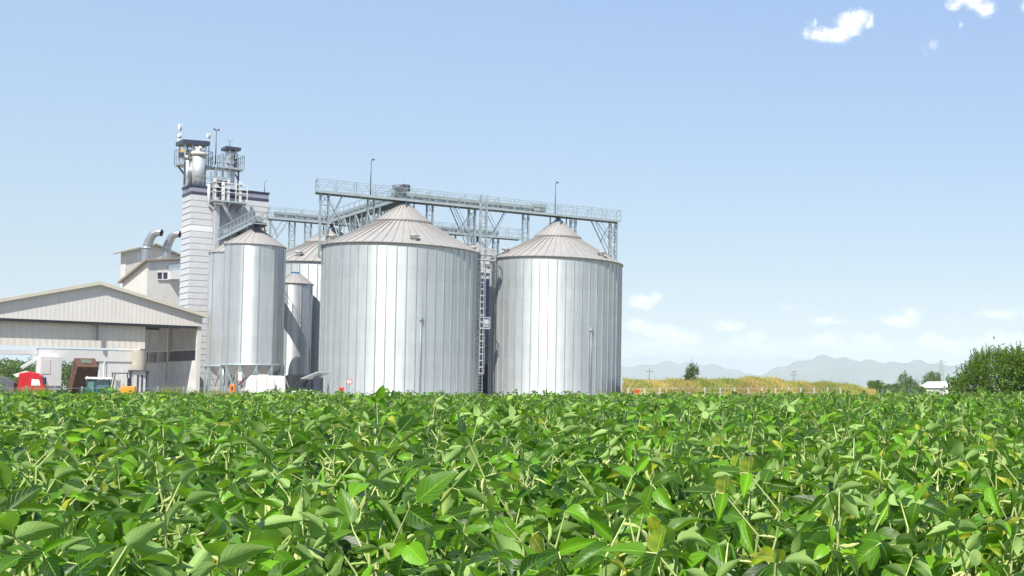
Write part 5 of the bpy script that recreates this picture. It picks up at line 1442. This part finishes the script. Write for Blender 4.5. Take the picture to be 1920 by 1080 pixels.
# ------------------------------------------------------------------ sky, clouds, sun
SUN_AZ, SUN_EL = R(-92), R(55)
sd_ = V((math.cos(SUN_AZ)*math.cos(SUN_EL), math.sin(SUN_AZ)*math.cos(SUN_EL), math.sin(SUN_EL)))
L = bpy.data.lights.new('sun', 'SUN'); L.energy = 4.7; L.angle = R(.5); L.color = (1., .965, .89)
lo_ = bpy.data.objects.new('sun', L); C.objects.link(lo_); lo_.rotation_euler = sd_.to_track_quat('Z', 'Y').to_euler()
W = bpy.data.worlds.new('World'); sc.world = W; W.use_nodes = True
nt = W.node_tree; nt.nodes.clear()
out = N(nt, 'ShaderNodeOutputWorld'); bg = N(nt, 'ShaderNodeBackground')
sky = N(nt, 'ShaderNodeTexSky', sky_type='NISHITA'); sky.sun_disc = False; sky.sun_elevation = SUN_EL; sky.sun_rotation = math.atan2(sd_.x, sd_.y)
sky.air_density = 1.0; sky.dust_density = 1.0; sky.ozone_density = 1.0
tc = N(nt, 'ShaderNodeTexCoord'); gd = tc.outputs['Generated']
sp = N(nt, 'ShaderNodeSeparateXYZ'); nt.links.new(gd, sp.inputs[0])
az = math_n(nt, 'ARCTAN2', sp.outputs[0], sp.outputs[1]); ele = math_n(nt, 'ARCSINE', sp.outputs[2])
cb = N(nt, 'ShaderNodeCombineXYZ'); nt.links.new(az, cb.inputs[0]); nt.links.new(ele, cb.inputs[1])
ang_v = cb.outputs[0]
def ae(px, py):
    a, b = S(px, py); return math.atan(a), math.atan(b/math.sqrt(1+a*a))
# wobble the cloud outlines
nzv = N(nt, 'ShaderNodeTexNoise'); nt.links.new(ang_v, nzv.inputs['Vector']); nzv.inputs['Scale'].default_value = 60; nzv.inputs['Detail'].default_value = 6; nzv.inputs['Roughness'].default_value = .62
wob = vmath(nt, 'SCALE', vmath(nt, 'SUBTRACT', nzv.outputs['Color'], (.5, .5, .5)), scale=.019)
wv = vmath(nt, 'MULTIPLY', vmath(nt, 'ADD', ang_v, wob), (1, 1, 0))
def cloud_set(blobs):
    cur = None
    for px, py, rx, ry, w_ in blobs:
        a, e = ae(px, py); ka = 1/(rx/F*.62); ke = 1/(ry/F*.80)
        d = vmath(nt, 'LENGTH', vmath(nt, 'MULTIPLY', vmath(nt, 'SUBTRACT', wv, (a, e, 0)), (ka, ke, 0)))
        dd = math_n(nt, 'MULTIPLY', math_n(nt, 'SUBTRACT', 1.25, d), w_)
        cur = dd if cur is None else math_n(nt, 'SMOOTH_MAX', cur, dd, .25)
    return cur
hard = cloud_set([(1595, 45, 46, 26, 1.2), (1570, 66, 40, 18, 1.1), (1540, 66, 40, 14, 1.), (1610, 30, 30, 16, 1.), (1513, 62, 14, 12, .6), (1524, 46, 10, 8, .55), (1630, 38, 16, 18, .8),
                  (1820, 2, 52, 18, 1.2), (1850, 14, 28, 20, 1.1), (1790, 8, 26, 14, 1.), (1925, 10, 18, 16, .7), (1804, 48, 10, 5, .4), (1750, 86, 14, 10, .35), (1735, 94, 12, 7, .3),
                  (1205, 566, 41, 18, 1.25), (1228, 562, 20, 14, .9), (1190, 572, 24, 8, .8), (1690, 600, 62, 14, 1.25), (1708, 588, 26, 14, .9), (1550, 602, 50, 10, 0.95), (1790, 600, 30, 8, .5),
                  (1240, 622, 62, 20, 1.25), (1200, 612, 46, 16, 1.15), (1285, 630, 46, 16, 1.15), (1365, 612, 41, 11, 1.15), (1385, 610, 20, 12, .9), (1345, 616, 26, 8, .7), (1420, 628, 34, 13, 0.95),
                  (1545, 640, 69, 16, 1.15), (1565, 630, 30, 12, .8), (1625, 636, 50, 13, 1.05), (1750, 640, 69, 16, 1.15), (1740, 634, 26, 12, .8), (1880, 634, 69, 18, 1.15), (1870, 590, 69, 16, 0.85), (1940, 580, 50, 18, .6), (1480, 575, 30, 9, .35)])
soft = cloud_set([(1230, 648, 130, 20, .95), (1420, 650, 160, 20, .95), (1620, 652, 160, 22, .95), (1820, 648, 170, 24, .9), (2000, 640, 150, 30, .9), (1180, 675, 120, 14, .7), (1000, 650, 160, 26, .8), (760, 655, 200, 26, .7), (400, 655, 260, 30, .7), (2300, 640, 300, 40, .8)])
fh = mapr(nt, math_n(nt, 'ADD', hard, mapr(nt, noise(nt, ang_v, 150, 4, .6), .3, .7, -.2, .2)), -.05, 1.25, 0, 1, True); fs_ = mapr(nt, math_n(nt, 'ADD', soft, mapr(nt, noise(nt, vmath(nt, 'MULTIPLY', ang_v, (1, 2.2, 0)), 38, 5, .6), .35, .65, -.35, .35)), .0, 1.0, 0, .9, True)
n2 = noise(nt, vmath(nt, 'MULTIPLY', ang_v, (1, 1.6, 0)), 45, 5, .6)
lit = mix_c(nt, mapr(nt, n2, .35, .65, 0, 1), (5.8, 6.0, 6.4), (10.0, 10.0, 10.0))
softc = mix_c(nt, mapr(nt, n2, .35, .65, 0, 1), (4.6, 4.8, 5.1), (8., 8.1, 8.2))
skyc = N(nt, 'ShaderNodeMix', data_type='RGBA', blend_type='MULTIPLY'); skyc.inputs[0].default_value = 1; nt.links.new(sky.outputs[0], skyc.inputs[6]); skyc.inputs[7].default_value = (.93, .942, .975, 1)
lum = vmath(nt, 'DOT_PRODUCT', skyc.outputs[2], (.3, .55, .15))
skyn = vmath(nt, 'SCALE', skyc.outputs[2], scale=math_n(nt, 'DIVIDE', 2.85, math_n(nt, 'ADD', math_n(nt, 'MULTIPLY', lum, .6), 1.)))
c1 = mix_c(nt, fs_, skyn, softc); c2 = mix_c(nt, fh, c1, lit)
nt.links.new(c2, bg.inputs[0]); bg.inputs[1].default_value = .116; nt.links.new(bg.outputs[0], out.inputs[0])

# ------------------------------------------------------------------ camera and render settings
cam = bpy.data.cameras.new('camera'); co = bpy.data.objects.new('camera', cam); C.objects.link(co)
co.location = (0, 0, EYE); co.rotation_euler = (R(90)+PIT, 0, 0)
cam.sensor_fit = 'HORIZONTAL'; cam.sensor_width = 36; cam.lens = 36*F/1920
cam.shift_x = (960-CX)/1920; cam.shift_y = (CY-540)/1920
cam.clip_start = .05; cam.clip_end = 60000
sc.camera = co
sc.view_settings.view_transform = 'Standard'; sc.view_settings.look = 'None'; sc.view_settings.gamma = 1; sc.view_settings.exposure = 0.70
cy = sc.cycles
cy.use_denoising = True; cy.max_bounces = 6; cy.diffuse_bounces = 3; cy.glossy_bounces = 3; cy.transmission_bounces = 3; cy.volume_bounces = 2; cy.transparent_max_bounces = 8
cy.caustics_reflective = False; cy.caustics_refractive = False
sc.render.resolution_x, sc.render.resolution_y = 1024, 576
